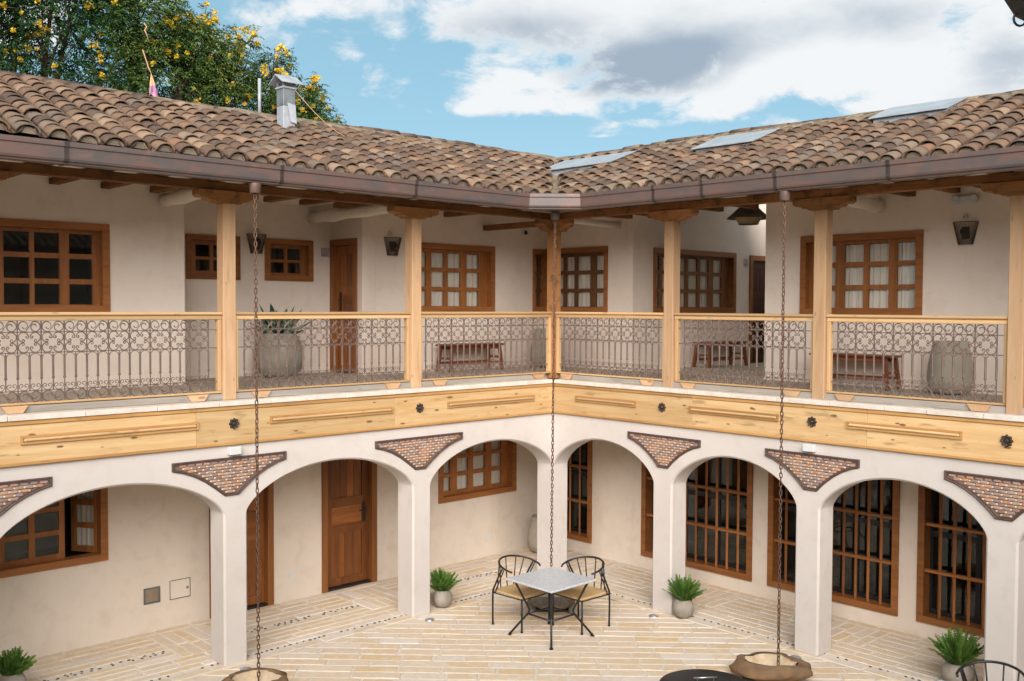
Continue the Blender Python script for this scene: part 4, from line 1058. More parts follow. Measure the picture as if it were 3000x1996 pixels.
def heart_lines():
    r = 0.0225; out = []
    for s in (-1, 1):
        c = (s * r, 0.004); pts = []
        for k in range(15):
            t = k / 14; a = (-PI / 2 if s > 0 else -PI / 2) + s * t * 2 * PI * 1.25; rad = r * (1 - 0.62 * t); pts.append((c[0] + rad * math.cos(a), c[1] + rad * math.sin(a)))
        out.append([(0, -0.045), (s * 0.022, -0.040), (s * .040, -0.022), (s * 0.0455, 0.0)] + [(s * r + r * math.cos((0 if s > 0 else PI) + s * k * R_(38)) * (1 - .075 * k), 0.0 + r * math.sin(s * 0 + k * R_(38)) * (1 - .075 * k)) for k in range(1, 9)])
    return out
me_heart = curve_mesh('h', heart_lines(), 0.0044).mesh('foot_scroll', 'iron')
def bal(full):
    m = MB(); top = ZT if full else Z2
    lo = ZB if full else Z3
    if full: m.tube([(0, 0, ZT), (0, 0, Z2)], 0.0072, 4)
    m.lathe([(0.004, 0), (0.0115, 0.045), (0.0115, Z2 - ZK - 0.012), (0.0155, Z2 - ZK - 0.004), (0.0155, Z2 - ZK + 0.006), (0.007, Z2 - ZK + 0.012)], 6, (0, 0, 0)); o = MB(); o.v = [(x, y, Z2 - z) for x, y, z in m.v[8 if full else 0:]]
    o.f = [tuple(i - (8 if full else 0) for i in f) for f in m.f if min(f) >= (8 if full else 0)]
    if full: o.add(m.v[:8], [f for f in m.f if max(f) < 8])
    o.tube([(0, 0, ZK - .01), (0, 0, lo)], 0.0072, 4)
    return o.mesh('baluster', 'iron')
me_bal, me_bal_m = bal(True), bal(False)
def railing(side, ua, ub, n, label, parts=True):
    """ua..ub: clear width between the posts, n cells of ironwork"""
    w = WINGS[side]; P, ax = w['P'], w['ax']
    t = thing('railing', label, 'railing', P((ua + ub) / 2, 0.178, Z_FLOOR), 0, 'railings between the gallery posts')
    base = Vector(t.location); Q = lambda u, v, z: tuple(Vector(P(u, v, z)) - base)
    vc = 0.178
    obj('handrail', pbox(Q, (ua - .004, vc - 0.062, 3.983), (ub + .004, vc + 0.062, Z_RAIL), 0.010), 'rail_' + ax, t)
    obj('top_rail', pbox(Q, (ua + .001, vc - 0.038, 3.932), (ub - .001, vc + 0.038, 3.982), 0.006), 'rail_' + ax, t)
    obj('bottom_rail', pbox(Q, (ua + .001, vc - 0.036, 3.092 + .004), (ub - .001, vc + 0.036, 3.118), 0.005), 'rail_' + ax, t)
    for u0, u1 in ((ua + .002, ua + .047), (ub - .047, ub - .002)): obj('stile', pbox(Q, (u0, vc - 0.036, 3.119), (u1, vc + 0.036, 3.931), 0.005), 'rail_z', t)
    for uc in (ua + 0.10 * (ub - ua) + .06, ub - 0.10 * (ub - ua) - .06):
        m = MB(); prof = [(-.125, 3.0955), (.125, 3.0955), (.075, 3.024), (-.075, 3.024)]
        m.prism([(uc + x, z) for x, z in prof], lambda x, z: Q(x, 0.090, z), lambda x, z: Q(x, 0.117, z)); obj('support_block', m, 'post_' + ax, t)
    for z in (Z1, Z2, Z3): obj('cross_bar', pbox(Q, (ua + .047, vc - .004, z - .0045), (ub - .047, vc + .004, z + .0045)), 'iron', t)
    span = n * CW; u0 = (ua + ub) / 2 - span / 2
    rz = 0.0 if side == 'left' else PI / 2
    rzm = Matrix.Rotation(0.0 if side == 'left' else PI / 2, 4, 'Z')
    def pc(name, me, u, z): put(name, me, t, mw=Matrix.Translation(Q(u, vc, z)) @ rzm)
    for i in range(n + 1): put('baluster', me_bal, t, mw=Matrix.Translation((Q(u0 + i * CW, vc, 0)[0], Q(u0 + i * CW, vc, 0)[1], -base.z)))
    for i in range(n):
        uc = u0 + (i + .5) * CW
        put('baluster', me_bal_m, t, mw=Matrix.Translation((Q(uc, vc, 0)[0], Q(uc, vc, 0)[1], -base.z)))
        pc('scroll', me_scroll, uc, (ZT + Z1) / 2); pc('scroll', me_scroll_f, uc, (Z3 + ZB) / 2); pc('rosette_scroll', me_rosette, uc, (Z1 + Z2) / 2)
        for s in (-1, 1):
            pc('bar_arch', me_arch, uc + s * CW / 4, Z2 - .006); pc('foot_scroll', me_heart, uc + s * CW / 4, Z3 + 0.050)
    return t
railing('left', -0.097, 2.396, 10, 'railing with ten scrolled iron panels, left bay next to the corner post')
railing('left', 2.555, 5.066, 10, 'railing with scrolled ironwork in front of the big agave pot')
railing('left', 5.224, 7.750, 10, 'railing below the large dark window, left of the post with the rain chain')
railing('right', -0.095, 1.960, 8, 'railing with scrolled ironwork, right bay next to the corner post')
railing('right', 2.120, 4.182, 8, 'railing across the gallery recess, crossed by the right rain chain')
railing('right', 4.342, 6.380, 8, 'railing in front of the wooden bench and the tall stone urn')
railing('right', 6.54, 8.6, 8, 'railing beyond the rightmost post, cut by the picture edge')
# ------------------------------------------------------------------ woven mosaic panels in the spandrels
def mosaic_piece(w_, h, d):
    m = MB(); a, b = w_ / 2, h / 2; c = min(a, b) * 0.35
    o = [(-a, -b * .7), (-a * .6, -b), (a * .6, -b), (a, -b * .7), (a, b * .7), (a * .6, b), (-a * .6, b), (-a, b * .7)]
    i_ = [(x * .72, y * .62) for x, y in o]
    m.add([(x, 0, z) for x, z in o] + [(x, -d * .55, z) for x, z in [(x * .93, y * .9) for x, y in o]] + [(x, -d, z) for x, z in i_], [(k, (k + 1) % 8, 8 + (k + 1) % 8, 8 + k) for k in range(8)] + [(8 + k, 8 + (k + 1) % 8, 16 + (k + 1) % 8, 16 + k) for k in range(8)] + [tuple(16 + k for k in range(8))])
    return m
me_long = mosaic_piece(0.078, 0.0345, 0.013).mesh('mosaic_tile', 'mosaic')
me_short = mosaic_piece(0.022, 0.022, 0.010).mesh('mosaic_stud', 'mosaic_white')
def point_in(poly, x, y):
    c = False
    for i in range(len(poly)):
        (x0, y0), (x1, y1) = poly[i], poly[i - 1]
        if (y0 > y) != (y1 > y) and x < (x1 - x0) * (y - y0) / (y1 - y0) + x0: c = not c
    return c
def mosaic(side, u_c, half, label):
    P = WINGS[side]['P']; t = thing('mosaic_panel', label, 'mosaic panel', P(u_c, 0, 2.38), 0, 'woven mosaic panels between the arches')
    def Q(x, d, z): a = Vector(P(u_c + x, d, z)) - Vector(P(u_c, 0, 2.38)); return tuple(a)
    k = half / 0.72
    rt = [(0.086, 1.945), (0.20, 2.035), (0.34, 2.135), (0.47, 2.205), (0.60, 2.255), (0.72, 2.285), (0.72, 2.38)]
    outer = [(x * k if x > .1 else x, z) for x, z in rt]; outer = [(-x, z) for x, z in outer][::-1] + outer
    if area(outer) < 0: outer = outer[::-1]
    inner = inset(outer, 0.030); mid = inset(outer, 0.010); mid2 = inset(outer, 0.022)
    n = len(outer); vs = []
    for pl, d in ((outer, 0.002), (outer, -0.016), (mid, -0.026), (mid2, -0.018), (inner, -0.020), (inner, -0.003)): vs += [Q(x, d, z) for x, z in pl]
    m = MB(); m.add(vs, [(r * n + i, r * n + (i + 1) % n, (r + 1) * n + (i + 1) % n, (r + 1) * n + i) for r in range(5) for i in range(n)]); obj('frame', m, 'mosaic_frame', t)
    m = MB(); m.add([Q(x, -0.004, z) for x, z in inner], [tuple(range(n))]); obj('backing', m, 'mosaic_back', t)
    lim = inset(inner, 0.004)
    rz = Matrix.Identity(4) if side == 'left' else Matrix.Rotation(-PI / 2, 4, 'Z')
    row = 0; z = 2.36 - 0.022; rs = random.Random(int(u_c * 100))
    stepx = 0.092
    while z > 1.95:
        x = -0.9 + (stepx / 2 if row % 2 else 0)
        while x < 0.9:
            if point_in(lim, x - .024, z) and point_in(lim, x + .024, z) and point_in(lim, x, z - 0.008):
                mw = Matrix.Translation(Q(x, -0.004, z)) @ rz @ Matrix.Rotation(rs.uniform(-.06, .06), 4, 'Y') @ Matrix.Diagonal((rs.uniform(.92, 1.04), rs.uniform(.7, 1.25), rs.uniform(.9, 1.04), 1))
                put('mosaic_tile', me_long, t, mw=mw)
            xs = x + stepx / 2
            if point_in(lim, xs - .012, z) and point_in(lim, xs + .012, z) and point_in(lim, xs, z - .012) and point_in(lim, xs, z + .012):
                put('mosaic_stud', me_short, t, mw=Matrix.Translation(Q(xs, -0.006, z)) @ rz @ Matrix.Rotation(rs.uniform(-.2, .2), 4, 'Y'))
            x += stepx
        z -= 0.0345; row += 1
    return t
mosaic('left', 2.495, 0.725, 'woven clay mosaic panel above the pillar with the small fern')
mosaic('left', 5.19, 0.70, 'woven clay mosaic panel crossed by the left rain chain')
mosaic('left', 7.83, 0.70, 'woven clay mosaic panel cut off by the left picture edge')
mosaic('right', 2.06, 0.612, 'woven clay mosaic panel over the first free pillar right of the corner')
mosaic('right', 4.245, 0.615, 'woven clay mosaic panel crossed by the right rain chain, below a white box')
mosaic('right', 6.43, 0.612, 'woven clay mosaic panel cut off by the right picture edge')

# ------------------------------------------------------------------ rain chains and the stone basins
def link_mesh():
    m = MB(); pts = []
    for k in range(12):
        a = 2 * PI * k / 12; pts.append((0.0135 * math.cos(a), 0, 0.0165 * math.sin(a) + (0.013 if math.sin(a) > 0.01 else -0.013 if math.sin(a) < -0.01 else 0)))
    m.tube(pts, 0.0064, 5, True); return m.mesh('link', 'chain', True)
me_link = link_mesh()
def chain(x, y, z0, label, drift=(0, 0)):
    t = thing('rain_chain', label, 'chain', (x, y, z0), 0, 'rain chains hanging from the gutter')
    z = 5.262 - z0; i = 0; rs = random.Random(int(x * 100)); n = int(z / 0.0485)
    while z > 0.0:
        f = z / (5.262 - z0)
        put('link', me_link, t, (drift[0] * (1 - f) + rs.uniform(-.002, .002), drift[1] * (1 - f), z), (rs.uniform(-.1, .1), rs.uniform(-.1, .1), PI / 4 + (PI / 2 if i % 2 else 0) + rs.uniform(-.25, .25) + i * 0.02)); z -= 0.0485; i += 1
    return t
chain(-5.40, -0.955, 0.13, 'rusty rain chain hanging beside the left post into a stone basin', (0.0, -0.03))
chain(-0.97, -0.965, 0.09, 'rusty rain chain hanging at the courtyard corner behind the table', (-0.02, 0.02))
chain(-0.945, -4.43, 0.13, 'rusty rain chain hanging in front of the right arches into a long basin', (0.0, 0.0))
def basin(name, label, loc, rz, a, b, h, mats, seed, bowl=0.62, tray=True):
    t = thing(name, label, 'stone basin', loc, rz, 'stone basins under the rain chains')
    rs = Vector((seed, seed * 2, seed * 3)); N = 40
    def ring(fa, z, amp, k):
        out = []
        for i in range(N):
            th = 2 * PI * i / N; d = Vector((math.cos(th), math.sin(th), k * 0.22))
            q = 1 + amp * 1.3 * mnoise.noise(d * 1.5 + rs) + amp * 0.8 * mnoise.noise(d * 3.6 + rs) + (amp * 0.5 * mnoise.noise(Vector((d.x * 9, d.y * 9, k * 2.1)) + rs) if k < 5 else 0)
            zz = z + 0.022 * mnoise.noise(d * 1.1 + rs * 2) * (1 if z > 0.1 else 0)
            out.append((a * fa * q * math.cos(th), b * fa * q * math.sin(th), zz))
        return out
    prof = [(0.66, 0.012), (0.84, 0.05), (0.97, h * .28), (1.0, h * .46), (1.0, h * .62), (0.97, h * .82), (0.89, h * .96), (0.82, h), (0.68, h - 0.010)]
    vs = []
    for k, (fa, z) in enumerate(prof): vs += ring(fa, z, 0.15, k)
    m = MB(); m.add(vs, [(r * N + i, r * N + (i + 1) % N, (r + 1) * N + (i + 1) % N, (r + 1) * N + i) for r in range(len(prof) - 1) for i in range(N)] + [tuple(range(N - 1, -1, -1))]); obj('body', m, mats[0], t, smooth=True)
    vs = ring(0.685, h - 0.010, 0.15, 7) + ring(0.64, h * .74, 0.14, 7) + ring(0.50, h * .52, 0.12, 7) + ring(0.2, h * .45, 0.1, 7)
    m = MB(); m.add(vs, [(r * N + i, r * N + (i + 1) % N, (r + 1) * N + (i + 1) % N, (r + 1) * N + i) for r in range(3) for i in range(N)] + [tuple(3 * N + i for i in range(N))]); obj('hollow', m, mats[1], t, smooth=True)
    if tray:
        m = MB(); m.bbox((-a * .72, -b * .72, 0.004), (a * .72, b * .72, 0.034), 0.004); obj('tray', m, 'black', t)
    return t
basin('stone_basin', 'long hollowed brown stone under the right rain chain', (-1.02, -4.38, 0.0), math.atan2(-0.69, 0.40), 0.41, 0.25, 0.22, ('stone', 'stone_in'), 1.3)
basin('stone_basin', 'hollowed brown stone at the bottom edge under the left rain chain', (-5.46, -1.05, 0.0), math.atan2(-0.5, 0.62), 0.36, 0.26, 0.23, ('stone', 'stone_in'), 4.1)
basin('stone_basin', 'round grey stone bowl behind the granite table', (-0.96, -0.94, 0.0), R_(-45), 0.31, 0.28, 0.20, ('greystone', 'greystone'), 7.7)

# ------------------------------------------------------------------ furniture
def make_table(loc, label):
    t = thing('cafe_table', label, 'table', loc, 0, 'square granite tables')
    m = MB(); m.bbox((-.40, -.40, .688), (.40, .40, .716), 0.006); obj('tabletop', m, 'granite', t)
    for sx in (-1, 1):
        for sy in (-1, 1):
            m = MB(); m.tube([(sx * .325, sy * .325, .684), (sx * .315, sy * .315, .66), (sx * .205, sy * .205, .36), (sx * .19, sy * .19, .315), (sx * .20, sy * .20, .28), (sx * .36, sy * .36, .022)], 0.0135, 8); lg = obj('leg', m, 'black', t, smooth=True)
            m = MB(); m.lathe([(0.024, 0), (0.024, 0.010), (0.008, 0.014), (0.008, 0.03)], 12, (sx * .364, sy * .364, 0.004), True, True); obj('foot', m, 'black', lg)
    c = 0.205
    for p, q in (((-c, -c), (c, -c)), ((c, -c), (c, c)), ((c, c), (-c, c)), ((-c, c), (-c, -c))):
        m = MB(); m.tube([(*p, .27), (*q, .27)], 0.0115, 8); obj('stretcher', m, 'black', t, smooth=True)
        m = MB(); m.box((min(p[0], q[0]) * 1.5 - .008, min(p[1], q[1]) * 1.5 - .008, .664), (max(p[0], q[0]) * 1.5 + .008, max(p[1], q[1]) * 1.5 + .008, .686)); obj('apron', m, 'black', t)
    return t
def make_chair(loc, rz, label):
    t = thing('cafe_chair', label, 'chair', loc, rz, 'black steel chairs with tan seats')
    m = MB(); m.bbox((-.255, -.265, .425), (.255, .265, .452), 0.010); obj('seat', m, 'seat', t)
    def rim(a):   # the bent back rail; a = 0 at the right end, pi at the left end
        return (0.285 * math.cos(a), 0.02 + 0.275 * math.sin(a), 0.762 + 0.068 * math.sin(a))
    a0, a1 = R_(-14), R_(194)
    m = MB(); pts = [rim(a0 + (a1 - a0) * k / 28) for k in range(29)]
    pts = [(pts[0][0] - .02, pts[0][1] - .035, pts[0][2] - .012)] + pts + [(pts[-1][0] + .02, pts[-1][1] - .035, pts[-1][2] - .012)]
    m.tube(pts, 0.0125, 8); obj('back_rail', m, 'black', t, smooth=True)
    for deg in (36, 58, 90, 122, 144):
        x = 0.21 * math.cos(R_(deg)) * 1.05; m = MB(); m.tube([(x, 0.262, .44), rim(R_(deg))], 0.0082, 6); obj('spindle', m, 'black', t, smooth=True)
    for s in (-1, 1):
        m = MB(); m.tube([(s * .265, .255, .012), (s * .268, .258, .30), (s * .27, .25, .45), (s * .282, .13, .66), (s * .283, .06, .772)], 0.0122, 8); l1 = obj('leg', m, 'black', t, smooth=True)
        m = MB(); m.tube([(s * .25, -.25, .012), (s * .25, -.25, .43)], 0.0122, 8); l2 = obj('leg', m, 'black', t, smooth=True)
        m = MB(); m.tube([(s * .272, .20, .45), (s * .284, .03, .766)], 0.0082, 6); obj('spindle', m, 'black', t, smooth=True)
        for l, (x, y) in ((l1, (s * .265, .255)), (l2, (s * .25, -.25))):
            m = MB(); m.lathe([(0.017, 0), (0.017, 0.012), (0.011, 0.02)], 10, (x, y, 0.004), True, True); obj('foot', m, 'black', l)
    for p, q in (((-.25, -.25), (.25, -.25)), ((-.265, .25), (.265, .25)), ((-.25, -.25), (-.265, .25)), ((.25, -.25), (.265, .25))):
        m = MB(); m.tube([(*p, .416), (*q, .416)], 0.0085, 6); obj('seat_rail', m, 'black', t)
    return t
make_table((-1.78, -1.73, 0), 'square grey granite table on bent black legs in the middle of the courtyard')
make_chair((-1.755, -1.17, 0), R_(2), 'black chair with tan seat on the left far side of the granite table')
make_chair((-1.235, -1.72, 0), R_(-89), 'black chair with tan seat on the right far side of the granite table')
make_table((-1.95, -6.87, 0), 'granite table just peeking in at the bottom edge beside the cut-off chair')
make_chair((-1.33, -6.83, 0), R_(-92), 'black chair cut off by the bottom right corner, in front of a fern')
t = thing('fire_pit', 'round black steel lid with a bar handle at the bottom edge', 'fire pit', (-2.65, -4.69, 0))
m = MB(); m.lathe([(0.36, 0.004), (0.40, 0.06), (0.40, 0.40), (0.37, 0.415)], 48, (0, 0, 0), True, True); obj('drum', m, 'lid', t, smooth=True)
m = MB(); m.lathe([(0.452, 0.416), (0.455, 0.424), (0.45, 0.432), (0.30, 0.438), (0.02, 0.440)], 64, (0, 0, 0), True, True); obj('lid', m, 'lid', t, smooth=True)
hd = [(-0.092, 0.076), (0.092, -0.064)]
m = MB(); m.tube([(x, y, .512) for x, y in hd], 0.009, 8); hb = obj('handle', m, 'steel', t, smooth=True)
for x, y in [(h * .7, k_ * .7) for h, k_ in hd]:
    m = MB(); m.tube([(x, y, .436), (x, y, .51)], 0.005, 6); obj('handle_stud', m, 'steel', t)
def bench(loc, rz, L_, label):
    t = thing('bench', label, 'bench', loc, rz, 'low wooden benches on the gallery'); H = 0.425; D_ = 0.36
    m = MB(); m.bbox((-L_ / 2, -D_ / 2, H - .03), (L_ / 2, D_ / 2, H), 0.008); obj('seat', m, 'bench_x', t)
    for s in (-1, 1):
        m = MB(); m.bbox((-L_ / 2 + .06, s * (D_ / 2 - .045) - .011, H - .085), (L_ / 2 - .06, s * (D_ / 2 - .045) + .011, H - .031), 0.004); obj('apron', m, 'bench_x', t)
        m = MB(); m.bbox((-L_ / 2 + .05, s * (D_ / 2 - .028) - .012, .115), (L_ / 2 - .05, s * (D_ / 2 - .028) + .012, .15), 0.004); obj('stretcher', m, 'bench_x', t)
        m = MB(); m.bbox((s * (L_ / 2 - .055) - .012, -D_ / 2 + .05, .19), (s * (L_ / 2 - .055) + .012, D_ / 2 - .05, .225), 0.004); obj('side_rail', m, 'bench_y', t)
        for q in (-1, 1):
            x0, x1, y0, y1 = s * (L_ / 2 - .035), s * (L_ / 2 - .08), q * (D_ / 2 - .02), q * (D_ / 2 - .045); r = .021
            m = MB(); m.add([(x0 - r, y0 - r, .003), (x0 + r, y0 - r, .003), (x0 + r, y0 + r, .003), (x0 - r, y0 + r, .003), (x1 - r, y1 - r, H - .032), (x1 + r, y1 - r, H - .032), (x1 + r, y1 + r, H - .032), (x1 - r, y1 + r, H - .032)], [(0, 3, 2, 1), (4, 5, 6, 7), (0, 1, 5, 4), (1, 2, 6, 5), (2, 3, 7, 6), (3, 0, 4, 7)]); obj('leg', m, 'bench_z', t)
    return t
bench((-0.37, 1.46, Z_FLOOR), 0, 1.13, 'low dark wooden bench below the curtained window, left gallery')
bench((3.65, -0.40, Z_FLOOR), 0, 1.14, 'low dark wooden bench deep in the gallery recess, under the wide window')
bench((1.30, -4.09, Z_FLOOR), PI / 2, 1.10, 'low reddish wooden bench against the right gallery wall by the tall urn')

# ------------------------------------------------------------------ pots and plants
def ferny(parent, n, rr_, hh, base_z, seed, spread=1.0, droop=0.2):
    rs = random.Random(seed); m = MB(); m.r = []
    for i in range(n):
        az = rs.uniform(0, 2 * PI); lean = rs.uniform(0.03, 0.85) ** 1.0 * spread; ln = hh * rs.uniform(0.65, 1.08) * (1 - 0.25 * lean)
        r0 = rr_ * math.sqrt(rs.random()) * 0.8; p = Vector((r0 * math.cos(az + rs.uniform(-.6, .6)), r0 * math.sin(az + rs.uniform(-.6, .6)), base_z))
        d = Vector((math.cos(az) * math.sin(lean), math.sin(az) * math.sin(lean), math.cos(lean))); side = d.cross(Vector((0, 0, 1)))
        side = side.normalized() if side.length > 1e-3 else Vector((1, 0, 0))
        tone = rs.uniform(0.05, 0.75); K = 15; tw = rs.uniform(-1.2, 1.2)
        pts = []
        for k in range(K + 1):
            t = k / K; pts.append(p + d * ln * t + Vector((math.cos(az), math.sin(az), 0)) * ln * 0.22 * lean * t * t - Vector((0, 0, 1)) * ln * droop * lean * t ** 2.4)
        ax_ = (pts[-1] - pts[0]).normalized(); s_ = (Matrix.Rotation(tw, 3, ax_) @ side)
        for k in range(1, K):
            t = k / K; wd = 0.050 * (1 - 0.70 * t) * (hh / 0.34) ** 0.5 * (0.5 + min(1, t * 4) * 0.5); c = pts[k]; u = (pts[k + 1] - pts[k - 1]).normalized()
            for sg in (-1, 1):
                tip = c + s_ * sg * wd + u * wd * 0.6 + Vector((rs.uniform(-.003, .003), rs.uniform(-.003, .003), rs.uniform(-.006, .004)))
                m.add([c - u * 0.013, tip, c + u * 0.013], [(0, 1, 2)]); m.r += [min(1, max(0, tone + 0.25 * t + rs.uniform(-.1, .1)))] * 3
        for a_, b_ in zip(pts[:-1:3], pts[3::3]):
            m.add([a_ - s_ * .002, a_ + s_ * .002, b_ + s_ * .0015, b_ - s_ * .0015], [(0, 1, 2, 3)]); m.r += [tone * .6] * 4
    o = obj('fronds', m, 'leaf_fern', parent); o['kind'] = 'stuff'; return o
def fern_pot(loc, label, r, h, fh, seed, n=95):
    t = thing('potted_fern', label, 'potted plant', loc, 0, 'sword ferns in round grey pots')
    prof = [(r * .42, 0.003), (r * .72, h * .10), (r * .95, h * .33), (r, h * .52), (r * .93, h * .75), (r * .72, h * .95), (r * .68, h), (r * .60, h), (r * .60, h * .93)]
    m = MB(); m.lathe(prof, 32); obj('pot', m, 'pot', t, smooth=True)
    m = MB(); m.lathe([(r * .605, h * .935), (0.01, h * .94)], 24, (0, 0, 0), False, True); obj('soil', m, 'soil', t)
    ferny(t, n, r * .55, fh, h * .90, seed); return t
fern_pot((-2.03, 0.10, 0), 'small fern in a grey pot half hidden by the left free pillar', 0.135, 0.235, 0.34, 3)
fern_pot((0.02, -2.40, 0), 'fern with a drooping frond in a grey pot by the first right pillar', 0.142, 0.245, 0.36, 8)
fern_pot((-7.31, 0.74, 0), 'fern cut off by the bottom left corner', 0.14, 0.24, 0.29, 5, 120)
fern_pot((0.33, -5.86, 0), 'large fern behind the cut-off chair, beside the rightmost pillar', 0.17, 0.25, 0.41, 21, 150)
def urn(name, label, loc, prof, mat_, n=36):
    t = thing(name, label, 'urn', loc, 0, 'tall stone urns'); m = MB(); m.lathe(prof, n); obj('body', m, mat_, t, smooth=True)
    rt, zt = prof[-1]; m = MB(); m.lathe([(rt - .002, zt - .10), (0.01, zt - .10)], n, (0, 0, 0), False, True); obj('soil', m, 'soil', t); return t
up = lambda r, h: [(r * .62, .003), (r * .86, h * .06), (r * .98, h * .22), (r, h * .38), (r * .95, h * .58), (r * .84, h * .80), (r * .74, h * .97), (r * .75, h), (r * .68, h), (r * .68, h * .85)]
urn('stone_urn', 'tall stone urn at the end of the right gallery, by the bench', (1.24, -5.33, Z_FLOOR), up(0.258, 0.625), 'urn')
urn('stone_urn', 'stone urn in the gallery corner behind the railing', (1.20, 1.36, Z_FLOOR), up(0.255, 0.64), 'urn')
urn('stone_urn', 'stone urn on the ground floor, half hidden behind the corner pillar', (1.17, 1.33, 0), up(0.29, 0.60), 'urn')
t = thing('agave_pot', 'big round stone pot with a green agave in the gallery recess', 'potted plant', (-3.42, 2.0, Z_FLOOR))
r, h = 0.345, 0.62
m = MB(); m.lathe([(r * .42, .003), (r * .70, h * .06), (r * .90, h * .20), (r, h * .44), (r * .97, h * .62), (r * .82, h * .84), (r * .66, h * .96), (r * .67, h), (r * .58, h), (r * .58, h * .9)], 40); obj('pot', m, 'pot', t, smooth=True)
m = MB(); m.lathe([(r * .585, h * .91), (0.01, h * .93)], 24, (0, 0, 0), False, True); obj('soil', m, 'soil', t)
rs = random.Random(4)
for i in range(20):
    az = i * 2.399 + rs.uniform(-.2, .2); lean = R_(26 + 56 * (1 - i / 20)) ; ln = rs.uniform(0.38, 0.54)
    m = MB(); m.r = []; K = 8; d = Vector((math.cos(az), math.sin(az), 0)); sd_ = Vector((-math.sin(az), math.cos(az), 0)); p = Vector((d.x * .05, d.y * .05, h * .92)); vs = []
    a = lean
    for k in range(K + 1):
        tt = k / K; wd = 0.062 * (math.sin(PI * min(1, 0.22 + tt * .78)) ** 0.8) * (1 if k < K else 0) + 0.001
        nrm = d * -math.cos(a) + Vector((0, 0, math.sin(a)))
        vs += [p + sd_ * wd + nrm * wd * .45, p - nrm * 0.012 * (1 - tt), p - sd_ * wd + nrm * wd * .45, p + nrm * 0.010 * (1 - tt)]
        a -= 0.05 * rs.uniform(.2, 1); p = p + (d * math.sin(a) + Vector((0, 0, math.cos(a)))) * ln / K
    m.add(vs, [(k * 4 + j, k * 4 + (j + 1) % 4, k * 4 + 4 + (j + 1) % 4, k * 4 + 4 + j) for k in range(K) for j in range(4)]); m.r = [min(1, max(0, rs.uniform(.1, .8)))] * len(m.v)
    obj('leaf', m, 'leaf_agave', t, smooth=True)

# ------------------------------------------------------------------ lamps, signs, boxes
def sconce(P, u, d, z0, z1, label, w0=0.085, w1=0.145):
    t = thing('wall_sconce', label, 'wall lamp', P(u, d, z0), 0, 'tapered bronze wall lamps'); o = Vector(P(u, d, z0)); Q = lambda a, b, c: tuple(Vector(P(u + a, d + b, z0 + c)) - o)
    H = z1 - z0; n = 12; dp = 0.10
    def ring(f): w_ = w0 + (w1 - w0) * f; q = 0.06 + dp * f * .6; return [Q(-w_ * math.cos(PI * k / n), -q * math.sin(PI * k / n) ** .8 - .002, H * f) for k in range(n + 1)]
    for nm_, f in (('rim', 1.0), ('rim', 0.0)):
        m = MB(); m.tube(ring(f), 0.005, 5); obj(nm_, m, 'lamp_mesh', t)
    m = MB(); r0, r1 = ring(0.01), ring(0.99)
    for k in range(n + 1):
        for e in (0, .5):
            if k == n and e: continue
            p = Vector(r0[k]).lerp(Vector(r0[min(n, k + 1)]), e); q = Vector(r1[k]).lerp(Vector(r1[min(n, k + 1)]), e); m.tube([p, q], 0.0038, 4)
    o1 = obj('wire_shade', m, 'lamp_mesh', t); o1['kind'] = 'stuff'
    m = MB(); m.bbox(Q(-.05, -.012, H * .25), Q(.05, -.001, H * .8), 0.002) if False else m.box((-.045, -.012, H * .25), (.045, -.001, H * .8), Q); obj('back_plate', m, 'lamp_mesh', t)
    m = MB(); c = Q(0, -.06, H * .45); m.lathe([(0.012, -.06), (0.02, -.05), (0.02, -.01), (0.042, .02), (0.045, .05), (0.02, .085)], 14, c, True, True); obj('bulb_holder', m, 'room', t, smooth=True)
    return t
sconce(LM, 3.455, RB, 4.835, 5.105, 'bronze wall lamp in the recess behind the left rain chain')
sconce(LM, 1.665, DL, 4.845, 5.105, 'bronze wall lamp between the gallery door and the second post')
sconce(RM, 5.33, DR, 4.86, 5.125, 'bronze wall lamp under the emergency light, right gallery')
def disc(P, u, d, z, label, r=0.034, name='motion_sensor', cat='sensor', grp='round white sensors above the wall lamps'):
    t = thing(name, label, cat, P(u, d, z), 0, grp); o = Vector(P(u, d, z)); N = 20; vs = []
    rings = ((1.0, 0), (1.0, -.012), (.8, -.03), (.35, -.036), (.3, -.030))
    for f, dd in rings: vs += [tuple(Vector(P(u + r * f * math.cos(2 * PI * k / N), d + dd, z + r * f * math.sin(2 * PI * k / N))) - o) for k in range(N)]
    m = MB(); m.add(vs, [(q * N + k, q * N + (k + 1) % N, (q + 1) * N + (k + 1) % N, (q + 1) * N + k) for q in range(4) for k in range(N)]); obj('housing', m, 'white', t, smooth=True)
    m = MB(); m.add(vs[4 * N:], [tuple(range(N))]); obj('lens', m, 'zinc_dark' if name == 'motion_sensor' else 'black', t); return t
disc(LM, 3.435, RB, 5.165, 'round white sensor above the lamp behind the rain chain'); disc(LM, 1.70, DL, 5.175, 'round white sensor above the lamp by the second post'); disc(RM, 5.32, DR, 5.195, 'round white sensor between the emergency light and the lamp')
t = disc(LM, -1.05, DL, 5.33, 'white dome camera with a black eye high on the corner wall', 0.042, 'security_camera', 'camera', None) if False else None
t = thing('security_camera', 'white dome camera with a black eye high on the corner wall', 'camera', (1.05, DL, 5.33))
m = MB(); m.lathe([(0.05, 0), (0.05, 0.02), (0.044, 0.045)], 20, (0, 0, 0), True, True); m.v = [(x, -z, y) for x, y, z in m.v]; obj('base', m, 'white', t, smooth=True)
m = MB(); m.lathe([(0.036, 0.045), (0.034, 0.06), (0.024, 0.075), (0.008, 0.082)], 20, (0, 0, 0), True, True); m.v = [(x + .008, -z, y - .003) for x, y, z in m.v]; obj('eye', m, 'black', t, smooth=True)
t = thing('emergency_light', 'white twin-head emergency light high on the right gallery wall', 'light', (DR, -5.325, 5.395))
